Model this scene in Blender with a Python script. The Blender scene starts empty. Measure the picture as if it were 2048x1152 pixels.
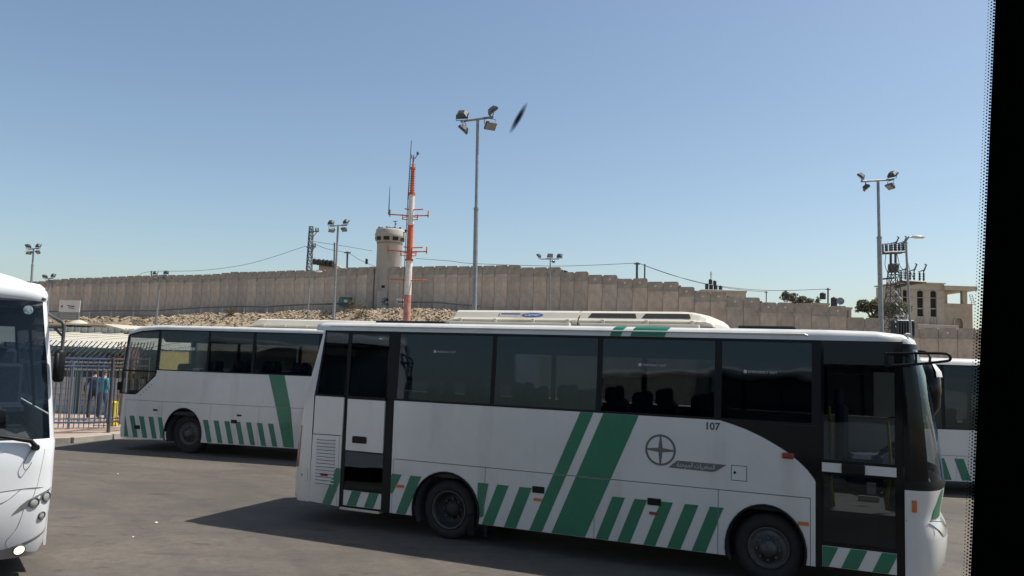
import bpy, bmesh, math, random
from mathutils import Vector, Matrix, noise as mnoise

random.seed(7)
TILT = 0.05      # the coaches' glass leans inward by this much per metre
SC = bpy.context.scene
COL = SC.collection
rad = math.radians

# ------------------------------------------------------------------ camera
F, PITCH, ROLL, H = 1600.0, rad(4.6), rad(1.74), 2.62
_fw = Vector((0, math.cos(PITCH), math.sin(PITCH)))
_u0 = Vector((0, -math.sin(PITCH), math.cos(PITCH)))
_r0 = Vector((1, 0, 0))
_R = math.cos(ROLL) * _r0 + math.sin(ROLL) * _u0
_U = -math.sin(ROLL) * _r0 + math.cos(ROLL) * _u0
EYE = Vector((0, 0, H))
cd = bpy.data.cameras.new('camera')
cd.sensor_width = 36.0
cd.lens = F / 2048 * 36
cd.clip_start, cd.clip_end = 0.05, 6000
cam = bpy.data.objects.new('camera', cd)
m3 = Matrix((_R, _U, -_fw)).transposed()
cam.matrix_world = Matrix.Translation(EYE) @ m3.to_4x4()
COL.objects.link(cam)
SC.camera = cam

# ------------------------------------------------------------------ sky, sun, exposure
SUN_EL, SUN_ROT = rad(59), rad(79.9)
w = bpy.data.worlds.new('World')
SC.world = w
w.use_nodes = True
nt = w.node_tree
bg = nt.nodes['Background']
sky = nt.nodes.new('ShaderNodeTexSky')
sky.sky_type = 'NISHITA'
sky.sun_disc = False
sky.sun_elevation, sky.sun_rotation = SUN_EL, SUN_ROT
sky.altitude = 700
sky.air_density, sky.dust_density, sky.ozone_density = 1.0, 2.6, 0.8
wb = nt.nodes.new('ShaderNodeMix'); wb.data_type = 'RGBA'; wb.blend_type = 'MULTIPLY'; wb.inputs['Factor'].default_value = 1.0
wb.inputs['B'].default_value = (1.0, 1.015, 0.98, 1)      # white balance of the whole sky
nt.links.new(sky.outputs[0], wb.inputs['A']); nt.links.new(wb.outputs['Result'], bg.inputs[0])
bg.inputs[1].default_value = 0.112
sl = bpy.data.lights.new('sun', 'SUN')
sl.energy, sl.angle, sl.color = 5.0, rad(0.53), (1.0, 0.955, 0.89)
so = bpy.data.objects.new('sun', sl)
sd = Vector((math.sin(SUN_ROT) * math.cos(SUN_EL), math.cos(SUN_ROT) * math.cos(SUN_EL), math.sin(SUN_EL)))
so.rotation_euler = sd.to_track_quat('Z', 'Y').to_euler()
so.location = (20, 10, 40)
COL.objects.link(so)
vs = SC.view_settings
vs.view_transform, vs.look, vs.gamma, vs.use_curve_mapping = 'Standard', 'None', 1.0, False
vs.exposure = 0.42
SC.cycles.max_bounces = 6
SC.cycles.volume_bounces = 0
SC.cycles.transparent_max_bounces = 16
SC.cycles.caustics_reflective = False
SC.cycles.caustics_refractive = False

# ------------------------------------------------------------------ helpers
def ray(x, y):
    return _fw + _R * ((x - 1024) / F) - _U * ((y - 576) / F)
def at(x, y, Y):
    """the place at depth Y (metres ahead) that the photograph shows at pixel x, y"""
    d = ray(x, y)
    return EYE + d * (Y / d.y)

MATS = {}
def mat(name, col, rough=0.6, metal=0.0, var=0.0, scale=4.0, bump=0.0, bscale=40.0, coat=0.0, spec=0.5, dirt=None):
    """Principled with noise variation of the base colour, fine relief and optional dirt of its own shape"""
    if name in MATS: return MATS[name]
    m = bpy.data.materials.new(name); m.use_nodes = True
    n, l = m.node_tree.nodes, m.node_tree.links
    b = n['Principled BSDF']
    b.inputs['Roughness'].default_value = rough
    b.inputs['Metallic'].default_value = metal
    b.inputs['Coat Weight'].default_value = coat
    b.inputs['Coat Roughness'].default_value = 0.08
    b.inputs['Specular IOR Level'].default_value = spec
    c4 = (*col, 1)
    b.inputs['Base Color'].default_value = c4
    tc = n.new('ShaderNodeTexCoord')
    if var > 0:
        nz = n.new('ShaderNodeTexNoise'); nz.inputs['Scale'].default_value = scale; nz.inputs['Detail'].default_value = 6
        nz.inputs['Roughness'].default_value = 0.65
        l.new(tc.outputs['Object'], nz.inputs['Vector'])
        rp = n.new('ShaderNodeValToRGB')
        rp.color_ramp.elements[0].position = 0.32; rp.color_ramp.elements[1].position = 0.68
        lo = tuple(max(0, c * (1 - var)) for c in col); hi = tuple(min(1, c * (1 + var)) for c in col)
        rp.color_ramp.elements[0].color = (*lo, 1); rp.color_ramp.elements[1].color = (*hi, 1)
        l.new(nz.outputs['Fac'], rp.inputs['Fac'])
        out = rp.outputs['Color']
        if dirt:
            dc, dsc, d0, d1, amt = dirt
            mp = n.new('ShaderNodeMapping'); mp.inputs['Scale'].default_value = (1, 1, 0.25)
            l.new(tc.outputs['Object'], mp.inputs['Vector'])
            dz = n.new('ShaderNodeTexNoise'); dz.inputs['Scale'].default_value = dsc; dz.inputs['Detail'].default_value = 8
            l.new(mp.outputs[0], dz.inputs['Vector'])
            dr = n.new('ShaderNodeMapRange'); dr.inputs[1].default_value = d0; dr.inputs[2].default_value = d1
            dr.inputs[3].default_value = 0; dr.inputs[4].default_value = amt
            l.new(dz.outputs['Fac'], dr.inputs[0])
            mx = n.new('ShaderNodeMix'); mx.data_type = 'RGBA'
            mx.inputs['B'].default_value = (*dc, 1)
            l.new(dr.outputs[0], mx.inputs['Factor']); l.new(out, mx.inputs['A'])
            out = mx.outputs['Result']
        l.new(out, b.inputs['Base Color'])
    if bump > 0:
        bz = n.new('ShaderNodeTexNoise'); bz.inputs['Scale'].default_value = bscale; bz.inputs['Detail'].default_value = 5
        l.new(tc.outputs['Object'], bz.inputs['Vector'])
        bp = n.new('ShaderNodeBump'); bp.inputs['Strength'].default_value = bump; bp.inputs['Distance'].default_value = 0.02
        l.new(bz.outputs['Fac'], bp.inputs['Height']); l.new(bp.outputs[0], b.inputs['Normal'])
    MATS[name] = m
    return m
def glass(name, tint, rough=0.02, f0=0.03, sheen=(0.74, 0.88, 1.0)):
    """thin tinted pane: tinted see-through plus Fresnel mirror"""
    if name in MATS: return MATS[name]
    m = bpy.data.materials.new(name); m.use_nodes = True
    n, l = m.node_tree.nodes, m.node_tree.links
    n.remove(n['Principled BSDF'])
    tr = n.new('ShaderNodeBsdfTransparent'); tr.inputs[0].default_value = (*tint, 1)
    gl = n.new('ShaderNodeBsdfGlossy'); gl.inputs['Roughness'].default_value = rough; gl.inputs['Color'].default_value = (*sheen, 1)
    lw = n.new('ShaderNodeLayerWeight'); lw.inputs[0].default_value = 0.5
    pw = n.new('ShaderNodeMath'); pw.operation = 'POWER'; pw.inputs[1].default_value = 5.0; l.new(lw.outputs['Facing'], pw.inputs[0])
    fr = n.new('ShaderNodeMapRange'); fr.inputs[3].default_value = f0; fr.inputs[4].default_value = 1.0; l.new(pw.outputs[0], fr.inputs[0])
    tc = n.new('ShaderNodeTexCoord'); nz = n.new('ShaderNodeTexNoise'); nz.inputs['Scale'].default_value = 1.3
    l.new(tc.outputs['Object'], nz.inputs['Vector'])
    bp = n.new('ShaderNodeBump'); bp.inputs['Strength'].default_value = 0.08; bp.inputs['Distance'].default_value = 0.05
    l.new(nz.outputs['Fac'], bp.inputs['Height']); l.new(bp.outputs[0], gl.inputs['Normal'])
    mx = n.new('ShaderNodeMixShader')
    l.new(fr.outputs[0], mx.inputs[0]); l.new(tr.outputs[0], mx.inputs[1]); l.new(gl.outputs[0], mx.inputs[2])
    l.new(mx.outputs[0], n['Material Output'].inputs['Surface'])
    MATS[name] = m
    return m
def leafmat(name, col):
    """thin leaves: light also comes through them"""
    m = mat(name, col, 0.7, var=0.35, scale=1.5); n, l = m.node_tree.nodes, m.node_tree.links
    b = n['Principled BSDF']; t = n.new('ShaderNodeBsdfTranslucent'); x = n.new('ShaderNodeMixShader'); x.inputs[0].default_value = 0.4
    src = b.inputs['Base Color'].links[0].from_socket; l.new(src, t.inputs[0])
    l.new(b.outputs[0], x.inputs[1]); l.new(t.outputs[0], x.inputs[2]); l.new(x.outputs[0], n['Material Output'].inputs['Surface'])
    return m
def emit(name, col, s):
    m = bpy.data.materials.new(name); m.use_nodes = True
    b = m.node_tree.nodes['Principled BSDF']
    b.inputs['Base Color'].default_value = (*col, 1); b.inputs['Emission Color'].default_value = (*col, 1)
    b.inputs['Emission Strength'].default_value = s
    MATS[name] = m
    return m

def tag(o, label=None, cat=None, group=None, kind=None):
    if label: o['label'] = label
    if cat: o['category'] = cat
    if group: o['group'] = group
    if kind: o['kind'] = kind
    return o
def empty(name, loc=(0, 0, 0), rz=0.0, label=None, cat=None, group=None):
    o = bpy.data.objects.new(name, None); COL.objects.link(o)
    o.location = loc; o.rotation_euler = (0, 0, rz); o.empty_display_size = 0.2
    return tag(o, label, cat, group)
def link(name, me, m, parent=None):
    o = bpy.data.objects.new(name, me); COL.objects.link(o)
    if m is not None and len(me.materials) == 0: me.materials.append(m)
    if parent is not None: o.parent = parent
    return o
def copy_tree(o, parent=None):
    c = o.copy(); COL.objects.link(c)
    if parent is not None: c.parent = parent
    for ch in list(o.children): copy_tree(ch, c)
    return c

class MB:
    """collects shapes; build() links them as one mesh object"""
    def __init__(s): s.v = []; s.f = []; s.sm = []
    def add(s, vs_, fs_, smooth=False):
        k = len(s.v); s.v += [tuple(p) for p in vs_]
        for f in fs_: s.f.append(tuple(i + k for i in f)); s.sm.append(smooth)
        return s
    def box(s, x0, x1, y0, y1, z0, z1, rz=0, c=None):
        P = [(x, y, z) for z in (z0, z1) for y in (y0, y1) for x in (x0, x1)]
        if rz:
            cx, cy = c or ((x0 + x1) / 2, (y0 + y1) / 2); a, b = math.cos(rz), math.sin(rz)
            P = [(cx + (x - cx) * a - (y - cy) * b, cy + (x - cx) * b + (y - cy) * a, z) for x, y, z in P]
        return s.add(P, [(0, 2, 3, 1), (4, 5, 7, 6), (0, 1, 5, 4), (2, 6, 7, 3), (0, 4, 6, 2), (1, 3, 7, 5)])
    def bbox(s, x0, x1, y0, y1, z0, z1, b):
        """box with chamfered edges"""
        P = []; 
        for (ix, iy, iz) in ((b, b, 0), (b, 0, b), (0, b, b)):
            P += [(x, y, z) for z in (z0 + iz, z1 - iz) for y in (y0 + iy, y1 - iy) for x in (x0 + ix, x1 - ix)]
        fs = [(0, 2, 3, 1), (4, 5, 7, 6), (8, 9, 13, 12), (10, 14, 15, 11), (16, 20, 22, 18), (17, 19, 23, 21)]
        bm = bmesh.new()
        for p in P: bm.verts.new(p)
        r = bmesh.ops.convex_hull(bm, input=bm.verts)
        bm.verts.index_update()
        k = len(s.v)
        s.v += [tuple(q.co) for q in bm.verts]
        for f in bm.faces: s.f.append(tuple(q.index + k for q in f.verts)); s.sm.append(False)
        bm.free()
        return s
    def tube(s, pts, r, n=8, cap=True, smooth=True):
        pts = [Vector(p) for p in pts]
        rs = r if isinstance(r, (list, tuple)) else [r] * len(pts)
        rings = []; prev = None
        for i, p in enumerate(pts):
            d = (pts[min(i + 1, len(pts) - 1)] - pts[max(i - 1, 0)]).normalized()
            if prev is None:
                a = Vector((0, 0, 1)) if abs(d.z) < 0.9 else Vector((1, 0, 0))
                e1 = d.cross(a).normalized()
            else:
                e1 = (prev - d * prev.dot(d)).normalized()
            prev = e1; e2 = d.cross(e1)
            rings.append([p + (e1 * math.cos(2 * math.pi * k / n) + e2 * math.sin(2 * math.pi * k / n)) * rs[i] for k in range(n)])
        V = [q for rg in rings for q in rg]; Fc = []
        for i in range(len(rings) - 1):
            for k in range(n):
                Fc.append((i * n + k, i * n + (k + 1) % n, (i + 1) * n + (k + 1) % n, (i + 1) * n + k))
        s.add(V, Fc, smooth)
        if cap:
            k = len(V)
            s.add(rings[0], [tuple(reversed(range(n)))]); s.add(rings[-1], [tuple(range(n))])
        return s
    def lathe(s, prof, n=24, c=(0, 0, 0), axis='z', smooth=True, a0=0.0, a1=2 * math.pi):
        """prof: list of (radius, height) along the axis"""
        full = abs(a1 - a0 - 2 * math.pi) < 1e-6; V = []; Fc = []
        cols = n if full else n + 1
        for (r, h) in prof:
            for k in range(cols):
                a = a0 + (a1 - a0) * k / n
                x, y = r * math.cos(a), r * math.sin(a)
                p = (x, y, h) if axis == 'z' else ((x, h, y) if axis == 'y' else (h, x, y))
                V.append((c[0] + p[0], c[1] + p[1], c[2] + p[2]))
        for i in range(len(prof) - 1):
            for k in range(n):
                k2 = (k + 1) % cols
                Fc.append((i * cols + k, i * cols + k2, (i + 1) * cols + k2, (i + 1) * cols + k))
        return s.add(V, Fc, smooth)
    def prism(s, pts, y0, y1, fold=None):
        """outline of (s, z) points, between y0 (outer) and y1 (inner)"""
        k = len(pts)
        g = (lambda z: 0.0) if fold is None else (lambda z: max(0.0, z - fold) * TILT)
        V = [(a, y0 + g(z), z) for a, z in pts] + [(a, y1 + g(z), z) for a, z in pts]
        Fc = [tuple(range(k)), tuple(reversed(range(k, 2 * k)))] + [(i, i + k, (i + 1) % k + k, (i + 1) % k) for i in range(k)]
        return s.add(V, Fc)
    def mesh(s, name, recalc=True, merge=False):
        me = bpy.data.meshes.new(name)
        me.from_pydata(s.v, [], s.f)
        if any(s.sm): me.polygons.foreach_set('use_smooth', s.sm)
        if recalc or merge:
            bm = bmesh.new(); bm.from_mesh(me)
            if merge: bmesh.ops.remove_doubles(bm, verts=bm.verts, dist=1e-5)
            big = [f for f in bm.faces if len(f.verts) > 4]
            if big: bmesh.ops.triangulate(bm, faces=big)
            if recalc: bmesh.ops.recalc_face_normals(bm, faces=bm.faces)
            bm.to_mesh(me); bm.free()
        me.update()
        return me
    def build(s, name, m, parent=None, recalc=True, merge=False):
        return link(name, s.mesh(name, recalc, merge), m, parent)
def bez(P, n=14):
    """points on a Catmull-Rom curve through P"""
    P = [Vector(p) for p in P]; out = []
    for i in range(len(P) - 1):
        a, b, c, d = P[max(i - 1, 0)], P[i], P[i + 1], P[min(i + 2, len(P) - 1)]
        for k in range(n):
            t = k / n
            out.append(0.5 * ((2 * b) + (c - a) * t + (2 * a - 5 * b + 4 * c - d) * t * t + (3 * b - a - 3 * c + d) * t ** 3))
    out.append(P[-1])
    return out
def text(name, body, m, parent, loc, width, right=(1, 0, 0), up=(0, 0, 1), shear=0.0, height=None, thick=0.0012, bold=0.0):
    """raised lettering; loc is its lower left corner, fitted to width (and height)"""
    c = bpy.data.curves.new('lettering', 'FONT'); c.body = body; c.shear = shear; c.resolution_u = 3; c.offset = bold
    o = bpy.data.objects.new('lettering', c); COL.objects.link(o)
    me = bpy.data.meshes.new_from_object(o.evaluated_get(bpy.context.evaluated_depsgraph_get()))
    bpy.data.objects.remove(o); bpy.data.curves.remove(c)
    xs = [v.co.x for v in me.vertices]; ys = [v.co.y for v in me.vertices]
    x0, x1, y0, y1 = min(xs), max(xs), min(ys), max(ys)
    sx = width / (x1 - x0); sy = sx if height is None else height / (y1 - y0)
    R_, U_ = Vector(right).normalized(), Vector(up).normalized()
    Nn = R_.cross(U_)
    for v in me.vertices:
        v.co = R_ * ((v.co.x - x0) * sx) + U_ * ((v.co.y - y0) * sy) + Nn * thick
    me.materials.clear()
    o = link(name, me, m, parent); o.location = loc
    return o

# ------------------------------------------------------------------ materials
WHITE = mat('white_paint', (0.60, 0.585, 0.55), 0.28, var=0.05, scale=1.5, coat=0.3, bump=0.12, bscale=1.6, dirt=((0.28, 0.25, 0.21), 2.6, 0.54, 0.80, 0.4))
WHITE_CLEAN = mat('clean_white_paint', (0.66, 0.67, 0.68), 0.22, var=0.03, scale=1.5, coat=0.5, dirt=((0.4, 0.38, 0.35), 2.0, 0.6, 0.85, 0.3))
CREAM = mat('cream_plastic', (0.52, 0.48, 0.40), 0.5, var=0.08, scale=3, dirt=((0.35, 0.30, 0.22), 3.0, 0.52, 0.8, 0.5))
GREEN = mat('green_vinyl', (0.006, 0.15, 0.078), 0.35, var=0.12, scale=2.5, coat=0.2)
GREEN_FADED = mat('faded_green_vinyl', (0.030, 0.15, 0.09), 0.45, var=0.15, scale=2.5)
BLACK = mat('black_rubber', (0.009, 0.009, 0.010), 0.5, var=0.2, scale=8, spec=0.2)
GLOSS = mat('black_gloss', (0.007, 0.008, 0.009), 0.10, spec=0.22)
TYRE = mat('tyre_rubber', (0.020, 0.019, 0.018), 0.85, var=0.3, scale=14, bump=0.4, bscale=60)
RIM = mat('wheel_steel', (0.085, 0.082, 0.08), 0.55, 0.5, var=0.35, scale=18)
HUBD = mat('wheel_hub_dark', (0.035, 0.033, 0.032), 0.6, 0.3, var=0.4, scale=20)
DARKIN = mat('dark_interior', (0.05, 0.05, 0.052), 0.9, var=0.2, scale=6)
SEATM = mat('seat_fabric', (0.05, 0.065, 0.11), 0.9, var=0.25, scale=30)
PANE = glass('tinted_pane', (0.29, 0.32, 0.36), f0=0.034)
PANE_LIGHT = glass('light_tinted_pane', (0.46, 0.48, 0.49))
PANE_MID = glass('mid_tinted_pane', (0.55, 0.56, 0.56))
PANE_CLEAR = glass('clear_side_pane', (0.62, 0.64, 0.64))
SCREEN = glass('windscreen_glass', (0.80, 0.83, 0.83))
ORANGE = mat('orange_lens', (0.50, 0.14, 0.03), 0.25, coat=0.5)
RED = mat('red_lens', (0.22, 0.018, 0.018), 0.2, coat=0.6)
CHROME = mat('chrome', (0.62, 0.62, 0.60), 0.12, 1.0)
LENS = mat('clear_lens', (0.45, 0.46, 0.46), 0.08, 0.3, coat=1.0)
GREYDECAL = mat('grey_decal', (0.115, 0.113, 0.10), 0.45)
INK = mat('dark_ink', (0.05, 0.05, 0.05), 0.5)
WHITEINK = mat('white_ink', (0.75, 0.75, 0.73), 0.5)
PALEINK = mat('pale_ink', (0.42, 0.43, 0.43), 0.5)
BLUEINK = mat('blue_ink', (0.06, 0.10, 0.30), 0.4)
YELLOW = mat('yellow_rail', (0.45, 0.36, 0.05), 0.4)
PAPER = mat('paper', (0.6, 0.58, 0.52), 0.8, var=0.08, scale=9)
PINK = mat('pink_cloth', (0.45, 0.16, 0.18), 0.9)
YCLOTH = mat('yellow_curtain', (0.55, 0.42, 0.16), 0.9, var=0.2, scale=12)
GALV = mat('galvanised_steel', (0.26, 0.275, 0.285), 0.5, 0.55, var=0.18, scale=6)
GALVD = mat('weathered_steel', (0.095, 0.095, 0.095), 0.6, 0.4, var=0.3, scale=5)
LAMPCASE = mat('floodlight_case', (0.055, 0.065, 0.075), 0.5, 0.2, var=0.15, scale=12)
LAMPGLASS = mat('floodlight_glass', (0.17, 0.19, 0.20), 0.25, 0.2, coat=0.4)
MASTRED = mat('mast_orange_red', (0.47, 0.10, 0.045), 0.6, var=0.25, scale=2.5)
MASTPINK = mat('mast_faded_red', (0.42, 0.17, 0.14), 0.75, var=0.3, scale=3, dirt=((0.5, 0.42, 0.38), 4.0, 0.5, 0.7, 0.6))
MASTWHITE = mat('mast_white', (0.64, 0.61, 0.57), 0.6, var=0.1, scale=3, dirt=((0.35, 0.27, 0.2), 4.0, 0.52, 0.75, 0.5))
CONC = [mat('barrier_concrete_%s' % k, c, 0.9, var=0.2, scale=1.3, bump=0.3, bscale=14, dirt=((0.19, 0.17, 0.15), 1.5, 0.50, 0.78, 0.5))
        for k, c in (('warm', (0.48, 0.40, 0.325)), ('grey', (0.43, 0.375, 0.32)), ('pale', (0.50, 0.425, 0.35)), ('dull', (0.40, 0.345, 0.29)))]
CONCDARK = mat('joint_concrete', (0.19, 0.175, 0.155), 0.95, var=0.2, scale=2)
HEADC = mat('barrier_head_concrete', (0.33, 0.295, 0.25), 0.92, var=0.22, scale=1.5, bump=0.3, bscale=14)
TOWERC = mat('tower_concrete', (0.37, 0.35, 0.325), 0.9, var=0.12, scale=0.7, bump=0.2, bscale=12, dirt=((0.14, 0.13, 0.12), 0.9, 0.55, 0.8, 0.5))
SAND = mat('sandstone', (0.40, 0.335, 0.255), 0.9, var=0.12, scale=1.4, bump=0.2, bscale=10)
SANDPALE = mat('pale_stone', (0.44, 0.395, 0.33), 0.9, var=0.1, scale=1.5, bump=0.2, bscale=10)
DARKHOLE = mat('dark_opening', (0.025, 0.024, 0.023), 0.9)
TANK = mat('black_tank', (0.030, 0.030, 0.032), 0.6, var=0.2, scale=4)
STONE = mat('limestone_rubble', (0.37, 0.30, 0.22), 0.95, var=0.4, scale=1.1, bump=0.4, bscale=9)
DIRT = mat('dry_earth', (0.28, 0.21, 0.14), 0.97, var=0.45, scale=0.9, bump=0.8, bscale=4)
BLUEP = mat('blue_fence_paint', (0.095, 0.135, 0.24), 0.55, 0.1, var=0.25, scale=5, dirt=((0.12, 0.075, 0.05), 5.0, 0.5, 0.68, 0.8))
BROWNP = mat('rusty_fence_steel', (0.085, 0.062, 0.05), 0.7, 0.2, var=0.35, scale=6)
ROOFW = mat('white_roof_sheet', (0.45, 0.415, 0.34), 0.55, var=0.07, scale=1.2, dirt=((0.4, 0.36, 0.28), 1.2, 0.55, 0.85, 0.4))
GREENBEAM = mat('green_beam', (0.05, 0.10, 0.065), 0.6)
GREYGREEN = mat('grey_green_panel', (0.22, 0.24, 0.22), 0.7, var=0.1, scale=2)
BARK = mat('bark', (0.09, 0.07, 0.05), 0.95, var=0.3, scale=5)
LEAVES = [leafmat('leaf_%s' % k, c) for k, c in (('olive', (0.14, 0.145, 0.085)), ('dark', (0.07, 0.082, 0.047)), ('dry', (0.15, 0.125, 0.06)))]
TEALBOX = mat('teal_box', (0.05, 0.16, 0.13), 0.6, var=0.2, scale=3)

# ================================================================== SETTING: ground and terrain
# barrier wall line by bearing from the lot: (pixel column, depth, ground height at its foot, top pixel)
WALL_T = [(-400, 134, 5.0), (98, 114, 5.5), (250, 109, 5.9), (312, 106.5, 6.1), (449, 102, 6.5), (530, 99, 6.7), (620, 96, 6.8), (720, 93, 7.0), (880, 88, 7.0),
          (1030, 84, 6.3), (1200, 80, 4.9), (1440, 76, 3.0), (1600, 74, 2.0), (1761, 72, 1.0), (1950, 70, 0.3), (2300, 64, 0.0)]
def lerp_t(T, x, k):
    if x <= T[0][0]: return T[0][k]
    for a, b in zip(T, T[1:]):
        if x <= b[0]: return a[k] + (b[k] - a[k]) * (x - a[0]) / (b[0] - a[0])
    return T[-1][k]
def smooth(a, b, x):
    t = max(0.0, min(1.0, (x - a) / (b - a))); return t * t * (3 - 2 * t)
def terrain(X, Y):
    if Y < 3: return 0.0
    px = 1024 + F * X / Y
    yw, zb = lerp_t(WALL_T, px, 1), lerp_t(WALL_T, px, 2)
    d = yw - Y
    lot = -0.22 * smooth(4, 9, X) * smooth(9.5, 15, Y)
    if Y < 26: return lot
    low = zb - 3.0 if zb > 4 else zb * 0.3
    if d < 3: z = zb
    elif d < 9: z = zb + (low - zb) * smooth(3, 9, d)
    else: z = low * max(0.0, (Y - 26) / max(1.0, yw - 9 - 26))
    z += lot * (1 - smooth(26, 45, Y))
    if Y > 40: z += 0.35 * mnoise.noise((X * 0.15, Y * 0.15, 3)) * smooth(40, 60, Y)
    if d < -6: z += min(6, (-d - 6) * 0.03)
    return z
mb = MB()
rings = [0.0, 3, 6, 9, 12, 15, 18, 21, 24, 27, 30, 34, 38, 42, 46, 50] + [50 + 1.5 * i for i in range(1, 70)] + [160, 180, 210, 260, 340, 500, 800, 1300, 2200]
NA = 240
V, Fc = [], []
for r in rings:
    for k in range(NA):
        a = 2 * math.pi * k / NA
        if r == 0: V.append((0, 0, -0.02)); continue
        X, Y = r * math.sin(a), r * math.cos(a)
        V.append((X, Y, terrain(X, Y) - 0.02))
for i in range(len(rings) - 1):
    for k in range(NA):
        Fc.append((i * NA + k, (i + 1) * NA + k, (i + 1) * NA + (k + 1) % NA, i * NA + (k + 1) % NA))
mb.add(V, Fc, True)
tag(mb.build('ground', DIRT, recalc=False), kind='structure', label='dry brown earth rising to the foot of the barrier wall')

# asphalt of the lot, with stains, oil spots, dust and tyre tracks of their own shape
am = bpy.data.materials.new('asphalt'); am.use_nodes = True
n, l = am.node_tree.nodes, am.node_tree.links
b = n['Principled BSDF']; b.inputs['Roughness'].default_value = 0.85
tc = n.new('ShaderNodeTexCoord')
def nz_(scale, detail=6, sc3=None, rough=0.6):
    q = n.new('ShaderNodeTexNoise'); q.inputs['Scale'].default_value = scale; q.inputs['Detail'].default_value = detail; q.inputs['Roughness'].default_value = rough
    if sc3:
        mp = n.new('ShaderNodeMapping'); mp.inputs['Scale'].default_value = sc3; mp.inputs['Rotation'].default_value = (0, 0, rad(18))
        l.new(tc.outputs['Object'], mp.inputs['Vector']); l.new(mp.outputs[0], q.inputs['Vector'])
    else: l.new(tc.outputs['Object'], q.inputs['Vector'])
    return q.outputs['Fac']
def rng_(src, a, b_, lo, hi):
    q = n.new('ShaderNodeMapRange'); q.inputs[1].default_value = a; q.inputs[2].default_value = b_; q.inputs[3].default_value = lo; q.inputs[4].default_value = hi
    l.new(src, q.inputs[0]); return q.outputs[0]
def mix_(fac, A, B):
    q = n.new('ShaderNodeMix'); q.data_type = 'RGBA'
    l.new(fac, q.inputs['Factor'])
    for k, v in (('A', A), ('B', B)):
        if isinstance(v, tuple): q.inputs[k].default_value = (*v, 1)
        else: l.new(v, q.inputs[k])
    return q.outputs['Result']
c_ = mix_(rng_(nz_(0.35, 8), 0.38, 0.64, 0, 1), (0.060, 0.051, 0.043), (0.112, 0.092, 0.074))
c_ = mix_(rng_(nz_(0.5, 9, (0.35, 1.6, 1)), 0.48, 0.72, 0, 0.7), c_, (0.141, 0.118, 0.095))
c_ = mix_(rng_(nz_(1.1, 6, (0.5, 2.2, 1)), 0.56, 0.70, 0, 0.6), c_, (0.033, 0.030, 0.027))
c_ = mix_(rng_(nz_(3.0, 5, (0.6, 1.4, 1)), 0.60, 0.66, 0, 0.7), c_, (0.024, 0.022, 0.021))
c_ = mix_(rng_(nz_(55, 3), 0.3, 0.75, 0, 0.3), c_, (0.133, 0.118, 0.104))
c_ = mix_(rng_(nz_(7, 6, None, 0.75), 0.40, 0.66, 0, 0.6), c_, (0.060, 0.052, 0.043))
c_ = mix_(rng_(nz_(16, 5, None, 0.8), 0.60, 0.70, 0, 0.45), c_, (0.155, 0.135, 0.112))
wv = n.new('ShaderNodeTexWave'); wv.wave_type = 'RINGS'; wv.rings_direction = 'Z'; wv.inputs['Scale'].default_value = 0.23; wv.inputs['Distortion'].default_value = 3.0; wv.inputs['Detail'].default_value = 3
mpw = n.new('ShaderNodeMapping'); mpw.inputs['Location'].default_value = (16, -2, 0); l.new(tc.outputs['Object'], mpw.inputs['Vector']); l.new(mpw.outputs[0], wv.inputs['Vector'])
c_ = mix_(rng_(wv.outputs['Fac'], 0.80, 0.97, 0, 0.2), c_, (0.040, 0.037, 0.034))
vo = n.new('ShaderNodeTexVoronoi'); vo.feature = 'DISTANCE_TO_EDGE'; vo.inputs['Scale'].default_value = 0.32
mpv = n.new('ShaderNodeVectorMath'); mpv.operation = 'ADD'; nv = n.new('ShaderNodeTexNoise'); nv.inputs['Scale'].default_value = 1.4; nv.inputs['Detail'].default_value = 5
l.new(tc.outputs['Object'], nv.inputs['Vector']); l.new(tc.outputs['Object'], mpv.inputs[0]); l.new(nv.outputs['Color'], mpv.inputs[1]); l.new(mpv.outputs[0], vo.inputs['Vector'])
ck = n.new('ShaderNodeMath'); ck.operation = 'MULTIPLY'; l.new(rng_(vo.outputs['Distance'], 0.0, 0.012, 0.35, 0.0), ck.inputs[0]); l.new(rng_(nz_(0.3, 3), 0.48, 0.58, 0, 1), ck.inputs[1])
c_ = mix_(ck.outputs[0], c_, (0.022, 0.02, 0.019))
l.new(c_, b.inputs['Base Color'])
bz = n.new('ShaderNodeBump'); bz.inputs['Strength'].default_value = 0.5; bz.inputs['Distance'].default_value = 0.01
l.new(nz_(90, 4), bz.inputs['Height']); l.new(bz.outputs[0], b.inputs['Normal'])
mb = MB()
nx, ny = 44, 40
xs = [-40 + 84 * i / nx for i in range(nx + 1)]; ys = [-14 + 44 * j / ny for j in range(ny + 1)]
V = [(x, y, terrain(x, y) + 0.004) for y in ys for x in xs]
Fc = [(j * (nx + 1) + i, j * (nx + 1) + i + 1, (j + 1) * (nx + 1) + i + 1, (j + 1) * (nx + 1) + i) for j in range(ny) for i in range(nx)]
mb.add(V, Fc, True)
tag(mb.build('asphalt_lot', am, recalc=False), kind='structure', label='worn brown grey asphalt of the bus yard')

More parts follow.
